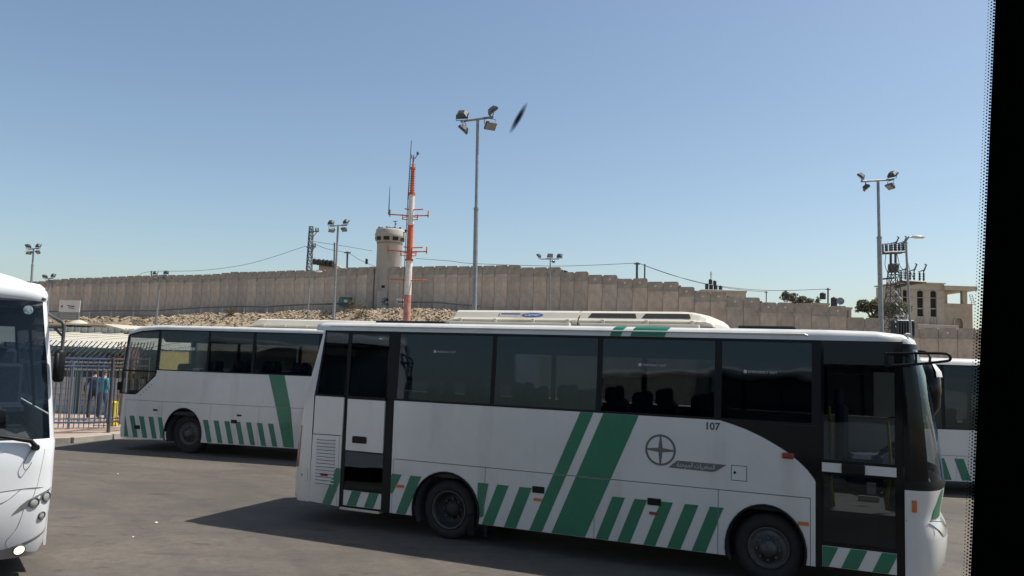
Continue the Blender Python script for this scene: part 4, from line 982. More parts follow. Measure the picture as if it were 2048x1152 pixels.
while px < 2005:
    # next panel edge 1.5 m along the wall line
    nx_ = px
    while (wall_at(nx_) - cur).length < 1.5: nx_ += 0.5
    nxt = wall_at(nx_); mid = (px + nx_) / 2
    if not (748 < mid < 786):
        zb, zt = lerp_t(WALL_T, mid, 2) - 0.9, top_z(mid)
        a = math.atan2(nxt.y - cur.y, nxt.x - cur.x)
        dz_ = random.uniform(-0.03, 0.03); o = panel(cur, nxt, zb, zt + dz_, False).build('panel', CONC[(i * 7 + i // 3 + (i * i) % 5) % 4], WALL)
        o.location = cur - WO + Vector((0.0, random.uniform(-0.015, 0.015), 0)); o.rotation_euler = (0, 0, a + random.uniform(-0.004, 0.004))
        panel(cur, nxt, zb, zt + dz_, True).build('panel_head', HEADC, o)
        if i % 2 == 0:
            m_ = MB(); m_.box(-0.08, 0.14, -0.14, 0.02, zt - 1.20, zt - 1.0); m_.tube([(0.02, -0.1, zt - 1.0), (-0.18, -0.12, zt - 0.72)], 0.04, 5); m_.build('bracket', TOWERC, o)
        if 1180 < mid < 1560 or i % 3 == 0:
            m_ = MB(); m_.lathe([(0.10, 0.05), (0.10, 0.02), (0.07, 0.015), (0.0, 0.025)], 12, (0.75, 0, zt - 0.42), 'y', smooth=False); m_.build('lifting_hole_disc', PAPER if mid > 1180 else CONCDARK, o)  # pale discs paint in sky light seen through the lifting holes, others dark
        d = (nxt - cur).normalized(); nn_ = Vector((-d.y, d.x, 0))
        A = [cur - WO + nn_ * 0.12 - d * 0.2, nxt - WO + nn_ * 0.12 + d * 0.2, nxt - WO + nn_ * 0.2 + d * 0.2, cur - WO + nn_ * 0.2 - d * 0.2]
        filler.add([(v.x, v.y, zb) for v in A] + [(v.x, v.y, zt - 0.35) for v in A], [(0, 1, 5, 4), (1, 2, 6, 5), (2, 3, 7, 6), (3, 0, 4, 7), (4, 5, 6, 7)])
    px, cur, i = nx_, nxt, i + 1
filler.build('joint_backing', CONCDARK, WALL)

# guard rail on low posts along the foot of the wall
GR = empty('guard_rail', wall_at(500), 0, 'low grey guard rail on short posts along the wall foot', 'guard rail')
gpts = []
for px in list(range(120, 746, 44)) + list(range(820, 1010, 40)):
    p = wall_at(px); d = (wall_at(px + 5) - p).normalized(); nn_ = Vector((d.y, -d.x, 0)); p = p + nn_ * 2.2
    p.z = terrain(p.x, p.y); gpts.append((px, p))
    m_ = MB(); m_.box(-0.07, 0.07, -0.07, 0.07, -0.3, 0.95); o = m_.build('post', GALV, GR); o.location = p - GR.location
for (pa, a), (pb, b_) in zip(gpts, gpts[1:]):
    if pb - pa > 60: continue
    m_ = MB(); A = a - GR.location; B_ = b_ - GR.location
    m_.tube([A + Vector((0, -0.1, 0.72)), B_ + Vector((0, -0.1, 0.72))], 0.10, 5, smooth=False); m_.build('rail', GALVD, GR)

# ================================================================== RUBBLE, STONES AND DRY SHRUBS ON THE BANK
mb = MB()
ico = bmesh.new(); bmesh.ops.create_icosphere(ico, subdivisions=1, radius=1.0); IV = [v.co.copy() for v in ico.verts]; IF = [tuple(v.index for v in f.verts) for f in ico.faces]; ico.free()
def stone(X, Y, r):
    z = terrain(X, Y); sx, sy, sz = random.uniform(0.7, 1.4), random.uniform(0.7, 1.4), random.uniform(0.5, 0.95)
    a = random.uniform(0, 6.28); ca, sa = math.cos(a), math.sin(a)
    V = []
    for v in IV:
        q = 1 + random.uniform(-0.22, 0.22); x, y = v.x * sx * q * r, v.y * sy * q * r
        V.append((X + x * ca - y * sa, Y + x * sa + y * ca, z + v.z * sz * q * r))
    mb.add(V, IF)
for i in range(21000):
    px = random.uniform(90, 1010); p = wall_at(px); d = (wall_at(px + 5) - p).normalized(); nn_ = Vector((d.y, -d.x, 0))
    q = p + nn_ * (2.5 + 8.5 * random.random() ** 0.8)
    if mnoise.noise((q.x * 0.25, q.y * 0.25, 9)) < -0.38: continue
    stone(q.x, q.y, 0.025 + 0.15 * random.random() ** 3)
tag(mb.build('rubble', STONE, recalc=False), 'pale limestone rubble scattered over the bank below the wall', 'rubble', kind='stuff')
def leaf_mass(mb, c, rx, ry, rz, n, size, rnd, gap=0.0):
    for i in range(n):
        while True:
            v = Vector((rnd.uniform(-1, 1), rnd.uniform(-1, 1), rnd.uniform(-1, 1)))
            if 0.05 < v.length < 1: break
        v = v.normalized() * (v.length ** 0.45)
        p = Vector((c[0] + v.x * rx, c[1] + v.y * ry, c[2] + v.z * rz))
        if gap and mnoise.noise(p * gap) < -0.12: continue
        u = Vector((rnd.gauss(0, 1), rnd.gauss(0, 1), rnd.gauss(0, 0.6))).normalized(); w_ = u.cross(Vector((rnd.gauss(0, 1), rnd.gauss(0, 1), rnd.gauss(0, 1)))).normalized()
        s_ = size * rnd.uniform(0.6, 1.5)
        mb.add([p - u * s_, p + w_ * s_ * 0.35, p + u * s_, p - w_ * s_ * 0.35], [(0, 1, 2, 3)])
def shrub(X, Y, h, label, dry):
    r = random.Random(int(X * 91 + Y)); z = terrain(X, Y)
    e = empty('dry_shrub', (X, Y, z), 0, label, 'shrub', 'shrubs on the bank')
    st = MB()
    for k in range(7):
        a = r.uniform(0, 6.28); st.tube([(0, 0, -0.1), (math.cos(a) * h * 0.4, math.sin(a) * h * 0.4, h * r.uniform(0.6, 1))], [0.03, 0.008], 4)
    st.build('stem', BARK, e)
    lf = MB(); leaf_mass(lf, (0, 0, h * 0.5), h * 0.6, h * 0.6, h * 0.55, 260, 0.10, r); lf.build('foliage', LEAVES[2] if dry else LEAVES[0], e)
for px, off, h, lab, dry in ((337, 4.5, 1.3, 'olive shrub on the stony bank beside the leftmost floodlight pole', False), (766, 4.0, 1.5, 'olive brown shrub on the bank just below the watchtower', False),
                             (735, 2.6, 1.0, 'dry straw coloured shrub near the teal cabin', True), (500, 3.0, 0.8, 'small dry tuft at the wall foot above the parked coach', True)):
    p = wall_at(px); d = (wall_at(px + 5) - p).normalized(); q = p + Vector((d.y, -d.x, 0)) * off; shrub(q.x, q.y, h, lab, dry)

# ================================================================== WATCHTOWER
Yt = lerp_t(WALL_T, 766, 1) + 1.2
tb = at(774, 618, Yt); tz = tb.z
T = empty('watchtower', (tb.x, tb.y, tz), 0, 'round concrete watchtower with flared lookout cabin standing in the wall', 'tower')
kt = F / Yt
def tzz(y): return at(774, y, Yt).z - tz
mb = MB(); R_ = 25.2 / kt
mb.lathe([(R_, -1.5), (R_, tzz(487)), (R_ * 1.05, tzz(485)), (R_ * 1.06, tzz(482))], 40); mb.build('shaft', TOWERC, T)
cab = MB(); zc0, zc1 = tzz(484), tzz(471)
cab.lathe([(R_ * 1.02, zc0), (R_ * 1.02, zc0 + 0.02)], 40)
cab.lathe([(R_ * 1.0, zc0 - 0.01), (R_ * 1.12, zc0 + 0.15), (R_ * 1.18, tzz(473.5))], 40)
cab.lathe([(R_ * 1.19, tzz(473.5)), (R_ * 1.20, tzz(470)), (R_ * 1.12, tzz(463)), (R_ * 1.10, tzz(459.5)), (R_ * 1.0, tzz(459.5)), (R_ * 1.0, tzz(462)), (0, tzz(462))], 40)
co = cab.build('lookout_cabin', TOWERC, T)
for k in range(10):
    a = 2 * math.pi * (k + 0.35) / 10; m_ = MB()
    r0, r1 = R_ * 1.135, R_ * 1.185
    for da in (-0.2, 0.2): pass
    V = [(rr * math.cos(a + da), rr * math.sin(a + da), zz) for rr, zz in ((R_ * 1.125, tzz(483)), (R_ * 1.185, tzz(476))) for da in (-0.21, 0.21)]
    n_ = Vector((math.cos(a), math.sin(a), -0.3)) * 0.03
    m_.add([Vector(v) + n_ for v in V], [(0, 1, 3, 2)]); m_.build('window', DARKHOLE, co)
m_ = MB(); m_.lathe([(R_ * 1.03, tzz(488.5)), (R_ * 1.05, tzz(487.5)), (R_ * 1.03, tzz(486.5))], 40); m_.build('ring_joint', CONCDARK, T)
rk = MB()
for k in range(9): rk.bbox(-1.3 + 0.3 * k, -1.06 + 0.3 * k, -0.9 + 0.1 * (k % 3), -0.6 + 0.1 * (k % 3), tzz(459.5), tzz(459.5) + random.uniform(0.1, 0.3), 0.03)
rk.build('roof_equipment', GALVD, T)
aq = MB(); aq.tube([(0.6, -0.5, tzz(460)), (0.6, -0.5, tzz(443))], 0.05, 6); aq.tube([(0.35, -0.5, tzz(444)), (0.85, -0.5, tzz(443))], 0.05, 5); aq.tube([(0.6, -0.5, tzz(450)), (0.8, -0.5, tzz(448))], 0.05, 5); aq.build('antenna', GALVD, T)
cm = MB(); cm.tube([(R_ * 1.1, -0.3, tzz(466)), (R_ * 1.32, -0.4, tzz(463))], 0.05, 6); cm.bbox(R_ * 1.2, R_ * 1.36, -0.6, -0.2, tzz(464), tzz(459), 0.05); cm.bbox(R_ * 1.4, R_ * 1.52, -0.6, -0.2, tzz(463), tzz(458.5), 0.05); cm.build('camera_unit', BLACK, T)
dp = MB(); dp.bbox(-R_ * 0.66, R_ * 0.15, -R_ - 0.12, -R_ + 0.6, -0.2, 2.0, 0.03); dp.build('door_surround', TOWERC, T)
for x_ in (746.5, 786.5):
    q = at(x_, 600, Yt - 1.6) - T.location; dpp = MB(); dpp.tube([(q.x, q.y, -0.6), (q.x, q.y, tzz(540))], 0.09, 6); dpp.build('dark_seam', GALVD, T)  # dark tubes added to draw the seams between shaft and wall panels
gf = MB()
for k in range(16):
    x = -0.5 + 0.9 * random.random(); z = 0.3 + 0.9 * random.random(); a = random.uniform(-1, 1)
    gf.tube([(x, -R_ - 0.125, z), (x + 0.25 * math.cos(a), -R_ - 0.125, z + 0.25 * math.sin(a)), (x + 0.4, -R_ - 0.125, z + 0.1)], 0.035, 4)
gf.build('graffiti', INK, T)
hp = MB(); hp.box(-R_ * 0.35, -R_ * 0.1, -R_ - 0.03, -R_ + 0.2, tzz(578), tzz(573)); hp.build('vent', DARKHOLE, T)

# ================================================================== RED AND WHITE MAST
Ym = 62.0; mbse = at(813.4, 637, Ym); gz = terrain(mbse.x, mbse.y)
MA = empty('antenna_mast', (mbse.x, mbse.y, gz), 0, 'tall red and white banded antenna mast with orange cross arms', 'mast')
km = F / Ym
top = at(827, 310, Ym); lean = (top.x - mbse.x) / (top.z - mbse.z)
def mz(y): return at(820, y, Ym).z - gz
def mx(z): return lean * (z - (mbse.z - gz))
def seg(name, y0, y1, w0, w1, m):
    mb = MB(); z0, z1 = mz(y0), mz(y1)
    mb.tube([(mx(z0), 0, z0), (mx(z1), 0, z1)], [w0 / km / 2, w1 / km / 2], 20); return mb.build(name, m, MA)
s0 = MB(); s0.tube([(mx(0), 0, -0.3), (mx(mz(590)), 0, mz(590))], [7.6 / km, 7.2 / km], 20); s0.build('mast_section', MASTPINK, MA)
seg('mast_section', 590, 520, 14.2, 13.4, MASTWHITE); seg('mast_section', 520, 449, 12.6, 12.0, MASTRED); seg('mast_section', 449, 388, 12.6, 11.8, MASTWHITE); seg('mast_section', 388, 336, 8.8, 7.6, MASTRED); seg('mast_section', 336, 310, 4.0, 3.0, MASTRED)
for y, r in ((520, 8.6), (449, 7.0), (388, 7.4), (336, 5.2)):
    mb = MB(); z = mz(y); mb.tube([(mx(z), 0, z - 0.07), (mx(z), 0, z + 0.07)], r / km, 20); mb.build('flange', MASTRED if y != 449 else MASTWHITE, MA)
def xarm(y, xl, xr, fr=True):
    z = mz(y); c = mx(z); L_ = (at(xl, y, Ym).x - MA.location.x); R2_ = at(xr, y, Ym).x - MA.location.x
    for x1, sgn in ((L_, -1), (R2_, 1)):
        mb = MB(); mb.tube([(c, -0.1, z), (x1, -0.2, z + 0.05)], 0.05, 6)
        if fr:
            e = c + (x1 - c) * 0.38
            mb.tube([(c, -0.1, z - 0.35), (e, -0.2, z - 0.3), (e, -0.2, z + 0.08)], 0.04, 6); mb.tube([(c, 0.3, z + 0.02), (e, 0.35, z - 0.05), (e, -0.2, z - 0.3)], 0.04, 6)
            mb.tube([(x1 - sgn * 0.05, -0.2, z - 0.12), (x1 - sgn * 0.05, -0.2, z + 0.42)], 0.05, 6)
        mb.build('cross_arm', MASTRED, MA)
xarm(432, 779, 858); xarm(504, 775, 855); xarm(561, 778, 856, False); xarm(420, 810, 847, False); xarm(496, 808, 846, False)
mb = MB(); z0, z1 = mz(432), mz(375); x = at(778, 432, Ym).x - MA.location.x; mb.tube([(x, -0.2, z0), (x, -0.2, z1)], [0.05, 0.02], 5); z0, z1 = mz(400), mz(282); mb.tube([(mx(z0) - 0.28, -0.1, z0), (mx(mz(340)) - 0.2, -0.1, z1)], [0.045, 0.03], 5); mb.build('whip_aerial', GALVD, MA)
mb = MB(); z0, z1 = mz(390), mz(330); 
for k in range(14): z = z0 + (z1 - z0) * k / 13; mb.tube([(mx(z) - 0.28, -0.1, z), (mx(z) + 0.24, -0.1, z)], 0.018, 4)
mb.tube([(mx(mz(620)) - 0.36, -0.1, mz(620)), (mx(z0) - 0.28, -0.1, z0)], 0.03, 5); mb.build('ladder', GALVD, MA)
mb = MB(); z = mz(318); mb.tube([(mx(z) - 0.15, 0, z), (mx(z) - 0.15, 0, mz(309))], 0.03, 5); mb.tube([(mx(z) + 0.1, 0, z), (mx(z) + 0.32, 0, mz(309)), (mx(z) + 0.32, 0, mz(303))], 0.035, 5); mb.bbox(mx(z) + 0.24, mx(z) + 0.42, -0.08, 0.08, mz(309), mz(304), 0.02); mb.build('beacon', GALVD, MA)

# ================================================================== FLOODLIGHT POLES
def flood_mesh(s_):
    c = MB()   # lamp looks along -y, hinged at the origin
    V = [(-0.30, -0.16, -0.22), (0.30, -0.16, -0.22), (0.30, -0.16, 0.22), (-0.30, -0.16, 0.22), (-0.30, -0.04, -0.22), (0.30, -0.04, -0.22), (0.30, -0.04, 0.22), (-0.30, -0.04, 0.22), (-0.16, 0.14, -0.13), (0.16, 0.14, -0.13), (0.16, 0.14, 0.13), (-0.16, 0.14, 0.13)]
    c.add([tuple(q * s_ for q in v) for v in V], [(0, 3, 2, 1), (0, 1, 5, 4), (1, 2, 6, 5), (2, 3, 7, 6), (3, 0, 4, 7), (4, 5, 9, 8), (5, 6, 10, 9), (6, 7, 11, 10), (7, 4, 8, 11), (8, 9, 10, 11)])
    g = MB(); g.bbox(-0.27 * s_, 0.27 * s_, -0.172 * s_, -0.155 * s_, -0.19 * s_, 0.19 * s_, 0.004)
    k = MB(); k.tube([(-0.32 * s_, 0, 0), (-0.32 * s_, 0, -0.34 * s_), (0.32 * s_, 0, -0.34 * s_), (0.32 * s_, 0, 0)], 0.022 * s_, 5)
    return c.mesh('floodlight'), g.mesh('lamp_glass'), k.mesh('yoke')
FM = flood_mesh(1.0)
def flood(parent, p, rz, tilt, under, s_=1.0):
    o = link('floodlight', FM[0], LAMPCASE, parent)
    o.location = p; o.rotation_euler = (tilt, 0, rz); o.scale = (s_,) * 3
    g = link('lamp_glass', FM[1], LAMPGLASS, o)
    y = link('yoke', FM[2], GALVD, o); y.rotation_euler = ((math.pi if under else 0) - tilt, 0, 0)
    return o
def flood_pole(x0, y0, x1, y1, Y, w_low, w_up, ysw, arm, heads, label, hs=1.0):
    """pole from its foot up to pixel x1,y1; arm: (left x, left y, right x, right y) in pixels"""
    topp = at(x1, y1, Y); low = at(x0, y0, Y); sl_ = (topp.x - low.x) / (topp.z - low.z)
    k = F / Y; g = terrain(low.x, Y); bx = low.x + sl_ * (g - low.z)
    e = empty('floodlight_pole', (bx, Y, g), 0, label, 'light pole', 'floodlight poles round the yard')
    hz_ = topp.z - g; zs = at(x1, ysw, Y).z - g
    mb = MB(); mb.tube([(0, 0, -0.2), (sl_ * zs, 0, zs)], [w_low / k / 2 * 1.1, w_low / k / 2], 12); mb.tube([(sl_ * zs, 0, zs - 0.02), (sl_ * hz_, 0, hz_)], [w_up / k / 2, w_up / k / 2 * 0.9], 12)
    mb.tube([(sl_ * zs, 0, zs - 0.05), (sl_ * zs, 0, zs + 0.05)], w_low / k / 2 * 1.15, 12); mb.build('pole', GALV, e)
    mb = MB(); mb.bbox(-0.25, 0.25, -0.25, 0.25, -0.05, 0.04, 0.01); mb.build('base_plate', GALVD, e)
    A, B_ = at(arm[0], arm[1], Y) - e.location, at(arm[2], arm[3], Y) - e.location
    mb = MB(); mb.tube([A, B_], 0.055 * max(1, 8 / k * 0.5), 8); ao = mb.build('cross_bar', GALV, e)
    for (f_, up, rz, tilt) in heads:
        p = A.lerp(B_, f_) + Vector((0, 0, (0.40 if up > 0 else -0.40) * hs)); flood(e, p, rz, tilt, up < 0, hs)
    return e
flood_pole(949, 612, 955.5, 240, 35, 9.2, 6.6, 418, (921, 243, 987, 234), [(0.04, 1, rad(165), rad(35)), (0.12, -1, rad(-100), rad(50)), (0.95, 1, rad(105), rad(50)), (0.9, -1, rad(25), rad(45))], 'tallest floodlight pole rising behind the middle of coach 107', 0.85)
flood_pole(667, 637, 676, 453, 68, 6.0, 4.4, 605, (660, 452, 694, 450), [(0.04, 1, rad(170), rad(40)), (0.1, -1, rad(40), rad(50)), (0.92, 1, rad(150), rad(45)), (0.86, -1, rad(-30), rad(45))], 'floodlight pole between the lattice pylon and the watchtower', 0.85)
flood_pole(1762, 640, 1756, 362, 45, 9.0, 6.2, 475, (1722, 363, 1788, 359), [(0.02, 1, rad(-120), rad(50)), (0.14, -1, rad(70), rad(50)), (0.95, 1, rad(120), rad(50)), (0.9, -1, rad(-80), rad(50))], 'floodlight pole in front of the electricity pylon and stone house', 0.85)
flood_pole(63, 560, 67, 498, 80, 4.2, 3.2, 530, (56, 498, 78, 497), [(0.02, 1, rad(-110), rad(50)), (0.1, -1, rad(60), rad(50)), (0.9, 1, rad(170), rad(40)), (0.95, -1, rad(-30), rad(45))], 'slender floodlight pole above the roof of the gleaming white coach', 0.85)
flood_pole(313, 636, 321, 551, 95, 4.4, 3.4, 604, (310, 551, 333, 550), [(0.0, 1, rad(170), rad(50)), (0.1, -1, rad(40), rad(45)), (0.95, 1, rad(190), rad(35)), (0.9, -1, rad(-20), rad(45))], 'leftmost short floodlight pole against the concrete wall, with four lamps', 0.9)
flood_pole(95.5, 640, 97.5, 557, 95, 3.4, 2.8, 600, (90, 558, 106, 556), [(0.0, 1, rad(-120), rad(50)), (0.98, 1, rad(170), rad(35)), (0.9, -1, rad(-20), rad(40))], 'floodlight pole at the very left end of the concrete wall', 0.9)
e = flood_pole(1099.5, 625, 1100.5, 518, 80, 3.0, 2.4, 570, (1080, 518, 1118, 518), [(-0.05, 1, rad(-110), rad(45)), (0.52, 1, rad(10), rad(20)), (1.02, 1, rad(160), rad(35))], 'floodlight pole with three lamps and a small globe before the wall', 0.9)
# globe lamp on that pole
mb = MB(); q = at(1107, 523, 80) - e.location; mb.lathe([(0.0, -0.16), (0.14, -0.12), (0.2, 0.0), (0.14, 0.12), (0.0, 0.16)], 12, tuple(q)); mb.tube([q, at(1101, 522, 80) - e.location], 0.04, 5); mb.build('globe_lamp', LAMPGLASS, e)

# street lamps with a curved arm
def street_lamp(x0, y0, x1, y1, xh, yh, Y, w_, label):
    low, topp, hd_ = at(x0, y0, Y), at(x1, y1, Y), at(xh, yh, Y); sl_ = (topp.x - low.x) / (topp.z - low.z); g = terrain(low.x, Y); k = F / Y
    e = empty('street_lamp', (low.x + sl_ * (g - low.z), Y, g), 0, label, 'street lamp', 'street lamps'); o = e.location
    mb = MB(); T_ = topp - o; h_ = hd_ - o
    mb.tube([(0, 0, -0.2), (T_.x * 0.35, 0, T_.z * 0.35)], [w_ / k * 0.62, w_ / k * 0.55], 10); mb.tube([(T_.x * 0.35, 0, T_.z * 0.35), T_], [w_ / k * 0.48, w_ / k * 0.42], 10); mb.build('pole', GALV, e)
    mb = MB(); mb.tube(bez([T_, T_ + Vector((0.1, 0, 0.12)), T_.lerp(h_, 0.5) + Vector((0, 0, 0.12)), h_], 6), w_ / k * 0.3, 7); mb.build('arm', GALV, e)
    mb = MB(); mb.lathe([(0.0, -0.05), (0.10, 0.0), (0.16, 0.25), (0.13, 0.55), (0.0, 0.68)], 12, (0, 0, 0), 'x'); mb.v = [(h_.x + v[0], v[1] + h_.y, h_.z + v[2] * 0.55 + 0.02) for v in mb.v]; mb.build('lamp_head', WHITE, e)
    return e
street_lamp(1821, 660, 1811.5, 482, 1824, 474.5, 40, 5.0, 'street lamp in front of the sandstone house on the right')
street_lamp(615.5, 637, 620, 545, 632, 543.5, 80, 3.4, 'small street lamp against the wall under the lattice pylon')

# ================================================================== PYLONS, POLES AND WIRES
def lattice(mb, w0, w1, h, n, r, x=0.0):
    def c(t, i):
        w_ = (w0 + (w1 - w0) * t) / 2; return Vector((x + (w_ if i in (0, 3) else -w_), (w_ if i in (0, 1) else -w_), h * t))
    for i in range(4): mb.tube([c(0, i), c(1, i)], r * 1.4, 4, smooth=False)
    for s_ in range(n):
        t0, t1 = s_ / n, (s_ + 1) / n
        for i in range(4):
            j = (i + 1) % 4; mb.tube([c(t0, i), c(t1, j)], r, 3, smooth=False); mb.tube([c(t0, j), c(t1, i)], r, 3, smooth=False); mb.tube([c(t1, i), c(t1, j)], r, 3, smooth=False)
YP = 104.0; pb_ = at(618, 545, YP); g = pb_.z - 3.0
PL = empty('lattice_pylon', (pb_.x, YP, g), 0, 'slim lattice pylon rising beyond the wall left of the watchtower', 'pylon')
h = at(621, 453, YP).z - g; mb = MB(); lattice(mb, 0.75, 0.45, h, 11, 0.035); mb.build('lattice', GALVD, PL)
for y, xl, xr in ((463, 620, 638), (494, 612, 632)):
    mb = MB(); z = at(620, y, YP).z - g; mb.tube([at(xl, y, YP) - PL.location, at(xr, y, YP) - PL.location], 0.07, 5); mb.tube([(0.1, 0, z - 0.9), at(xr - 3, y, YP) - PL.location], 0.05, 4); mb.build('cross_arm', GALVD, PL)
    for k in range(3): mb = MB(); q = at(xr - 1.5 - k * 2.8, y, YP) - PL.location; mb.tube([q, q + Vector((0, 0, 0.5))], [0.07, 0.05], 6); mb.build('insulator', INK, PL)
# big pylon on the right with two insulator platforms
YQ = 62.0; q0 = at(1784, 680, YQ); g = terrain(q0.x, YQ)
PQ = empty('electricity_pylon', (q0.x, YQ, g), 0, 'dark electricity pylon with two insulator platforms and a transformer, right of the poles', 'pylon')
def Q(x, y, dy=0.0): return at(x, y, YQ) - PQ.location + Vector((0, dy, 0))
h = Q(1787, 528).z; mb = MB(); lattice(mb, 1.7, 0.52, h, 12, 0.028, 0.0)
for i, v in enumerate(mb.v): t = v[2] / h; mb.v[i] = (v[0] + Q(1787, 528).x * t, v[1], v[2])
mb.build('lattice', GALVD, PQ)
mb = MB(); mb.box(*[Q(1780, 0).x * 0 + 0] * 2, 0, 0, 0, 0) if False else None
mb = MB(); mb.tube([Q(1781.5, 530), Q(1781.5, 507)], 0.09, 6); mb.tube([Q(1791, 530), Q(1791, 507)], 0.09, 6); mb.bbox(Q(1780, 530).x, Q(1793.5, 530).x, -0.25, 0.25, Q(1787, 545).z, Q(1787, 530).z, 0.02); mb.build('head_frame', GALVD, PQ)
def platform(xa, xb, y, yb, slots, name='platform'):
    mb = MB(); A, B_ = Q(xa, y), Q(xb, yb)
    for dy in (-0.3, 0.3): mb.tube([A + Vector((0, dy, 0)), B_ + Vector((0, dy, 0))], 0.09, 4, smooth=False)
    for t in (0.05, 0.35, 0.65, 0.95): p = A.lerp(B_, t); mb.tube([p + Vector((0, -0.35, 0)), p + Vector((0, 0.35, 0))], 0.06, 4, smooth=False)
    po = mb.build(name, GALVD, PQ)
    for t, hh, sw in slots:
        p = A.lerp(B_, t); 
        for dx in (0.0, 0.32):
            m_ = MB(); prof = [(0.05, 0.05)]
            for r_ in range(4): prof += [(0.10, 0.1 + r_ * hh * 0.2), (0.05, 0.14 + r_ * hh * 0.2)]
            prof += [(0.05, hh * 0.9), (0.0, hh * 0.9)]; m_.lathe(prof, 8, (p.x + dx, p.y, p.z)); m_.build('insulator', INK, po)
        m_ = MB(); m_.tube([p + Vector((-0.1, 0, hh * 0.85)), p + Vector((0.45, 0, hh * (1.05 if sw else 0.95)))], 0.04, 4)
        if sw: m_.tube([p + Vector((0.32, 0, hh * 0.9)), p + Vector((0.55, 0, hh * 1.45)), p + Vector((0.42, 0, hh * 1.5))], 0.06, 5)
        m_.build('switch_blade', GALVD, po)
platform(1765, 1807, 506, 504.5, [(0.02, 0.8, False), (0.16, 0.8, False), (0.45, 0.85, True), (0.58, 0.8, False), (0.82, 0.85, True), (0.94, 0.8, False)])
platform(1800, 1848, 562, 565, [(0.05, 0.95, True), (0.42, 0.95, True), (0.82, 0.95, True)])
mb = MB(); mb.tube([Q(1790, 574), Q(1812, 569), Q(1840, 564)], 0.12, 5, smooth=False); mb.tube([Q(1765, 558), Q(1790, 556)], 0.07, 5); mb.build('support_arm', GALVD, PQ)
mb = MB(); c = Q(1803, 650); mb.bbox(c.x - 0.8, c.x + 0.55, -0.9, 0.2, c.z - 1.0, c.z + 0.35, 0.05)
for k in range(7): mb.box(c.x - 0.78 + k * 0.2, c.x - 0.70 + k * 0.2, -1.05, -0.88, c.z - 0.85, c.z + 0.2)
tr = mb.build('transformer', LAMPCASE, PQ)
mb = MB(); mb.lathe([(0.0, 0.0), (0.2, 0.02), (0.22, 0.18), (0.0, 0.2)], 12, (c.x - 0.2, -0.4, c.z + 0.55)); mb.lathe([(0.0, 0.0), (0.12, 0.02), (0.12, 0.2), (0.0, 0.22)], 12, (c.x + 0.25, -0.4, c.z + 0.55)); mb.tube([(c.x - 0.2, -0.4, c.z + 0.3), (c.x - 0.2, -0.4, c.z + 0.6)], 0.06, 5); mb.tube([(c.x + 0.25, -0.4, c.z + 0.3), (c.x + 0.25, -0.4, c.z + 0.6)], 0.06, 5); mb.build('bushing', CHROME, tr)
for i, (x, y) in enumerate(((1782, 586), (1790, 597), (1783, 610), (1792, 620), (1797, 629), (1784, 634), (1781, 645), (1782, 655))):
    m_ = MB(); q = Q(x, y, -0.9); m_.add([q + Vector(v) for v in ((-0.12, 0, 0.14), (0.06, 0, 0.03), (0.12, 0, -0.14), (-0.06, 0, -0.03), (-0.12, 0.03, 0.14), (0.06, 0.03, 0.03), (0.12, 0.03, -0.14), (-0.06, 0.03, -0.03))], [(0, 1, 2, 3), (4, 7, 6, 5), (0, 4, 5, 1), (1, 5, 6, 2), (2, 6, 7, 3), (3, 7, 4, 0)]); m_.build('foil_strip', CHROME, PQ)
for P_ in ([(1772, 508), (1770, 530), (1775, 545)], [(1794, 508), (1800, 532), (1806, 540), (1806, 558)], [(1812, 512), (1818, 535), (1826, 555)]):
    mb = MB(); mb.tube(bez([Q(x, y) for x, y in P_], 5), 0.025, 4); mb.build('jumper_cable', INK, PQ)
def plain_pole(x, y0, y1, Y, r, label, arm=None):
    b_ = at(x, y0, Y); e = empty('utility_pole', (b_.x, Y, b_.z - 2), 0, label, 'utility pole', 'utility poles beyond the wall')
    t_ = at(x, y1, Y) - e.location; mb = MB(); mb.tube([(0, 0, 0), t_], r, 7); mb.build('pole', GALVD, e)
    if arm: mb = MB(); mb.tube([t_ + Vector((-arm, 0, -0.15)), t_ + Vector((arm, 0, -0.15))], r * 0.7, 5); mb.build('cross_arm', GALVD, e)
    return e
plain_pole(1274, 562, 525, 92, 0.14, 'double utility pole with a small lamp above the stepped wall', 0.35)
mb = MB(); 
plain_pole(1289.5, 562, 528, 92, 0.09, 'thin bare pole right beside the double utility pole')
plain_pole(1532.5, 608, 582, 92, 0.06, 'short thin pole above the low right part of the wall', 0.2)
plain_pole(1656, 618, 576, 90, 0.09, 'thin utility pole beside the black roof tanks on the right', 0.3)
plain_pole(695, 540, 503, 105, 0.13, 'utility pole between the floodlight pole and the watchtower', 0.45)
plain_pole(669, 540, 485, 105, 0.10, 'leaning utility pole close behind the second floodlight pole')
plain_pole(303, 553, 542, 120, 0.10, 'stub of a utility pole above the left part of the wall')
def wire(P_, label, r=0.028):
    pts = [at(*p) for p in P_]; mb = MB(); mb.tube(bez(pts, 6), r, 4); o = mb.build('power_line', INK); tag(o, label, 'wire', 'overhead wires beyond the wall'); return o
wire([(275, 551, 122), (303, 543, 120), (400, 541, 116), (500, 527, 110), (612, 492, 104)], 'wire rising from the left stub pole to the lattice pylon')
wire([(627, 487, 104), (655, 498, 104.5), (695, 506, 105), (720, 520, 106), (750, 533, 107)], 'lower wire from the lattice pylon past the utility pole')
wire([(627, 483, 104), (660, 488, 104.5), (700, 494, 105), (745, 502, 107)], 'upper wire from the lattice pylon to the watchtower')
wire([(832, 517, 100), (900, 522, 98), (945, 527, 96), (1100, 532, 94), (1190, 530, 93), (1274, 526, 92)], 'wire from behind the mast to the double utility pole')
wire([(1274, 525, 92), (1330, 545, 91), (1400, 566, 91), (1470, 578, 91), (1533, 584, 92)], 'lower wire descending right from the double utility pole')
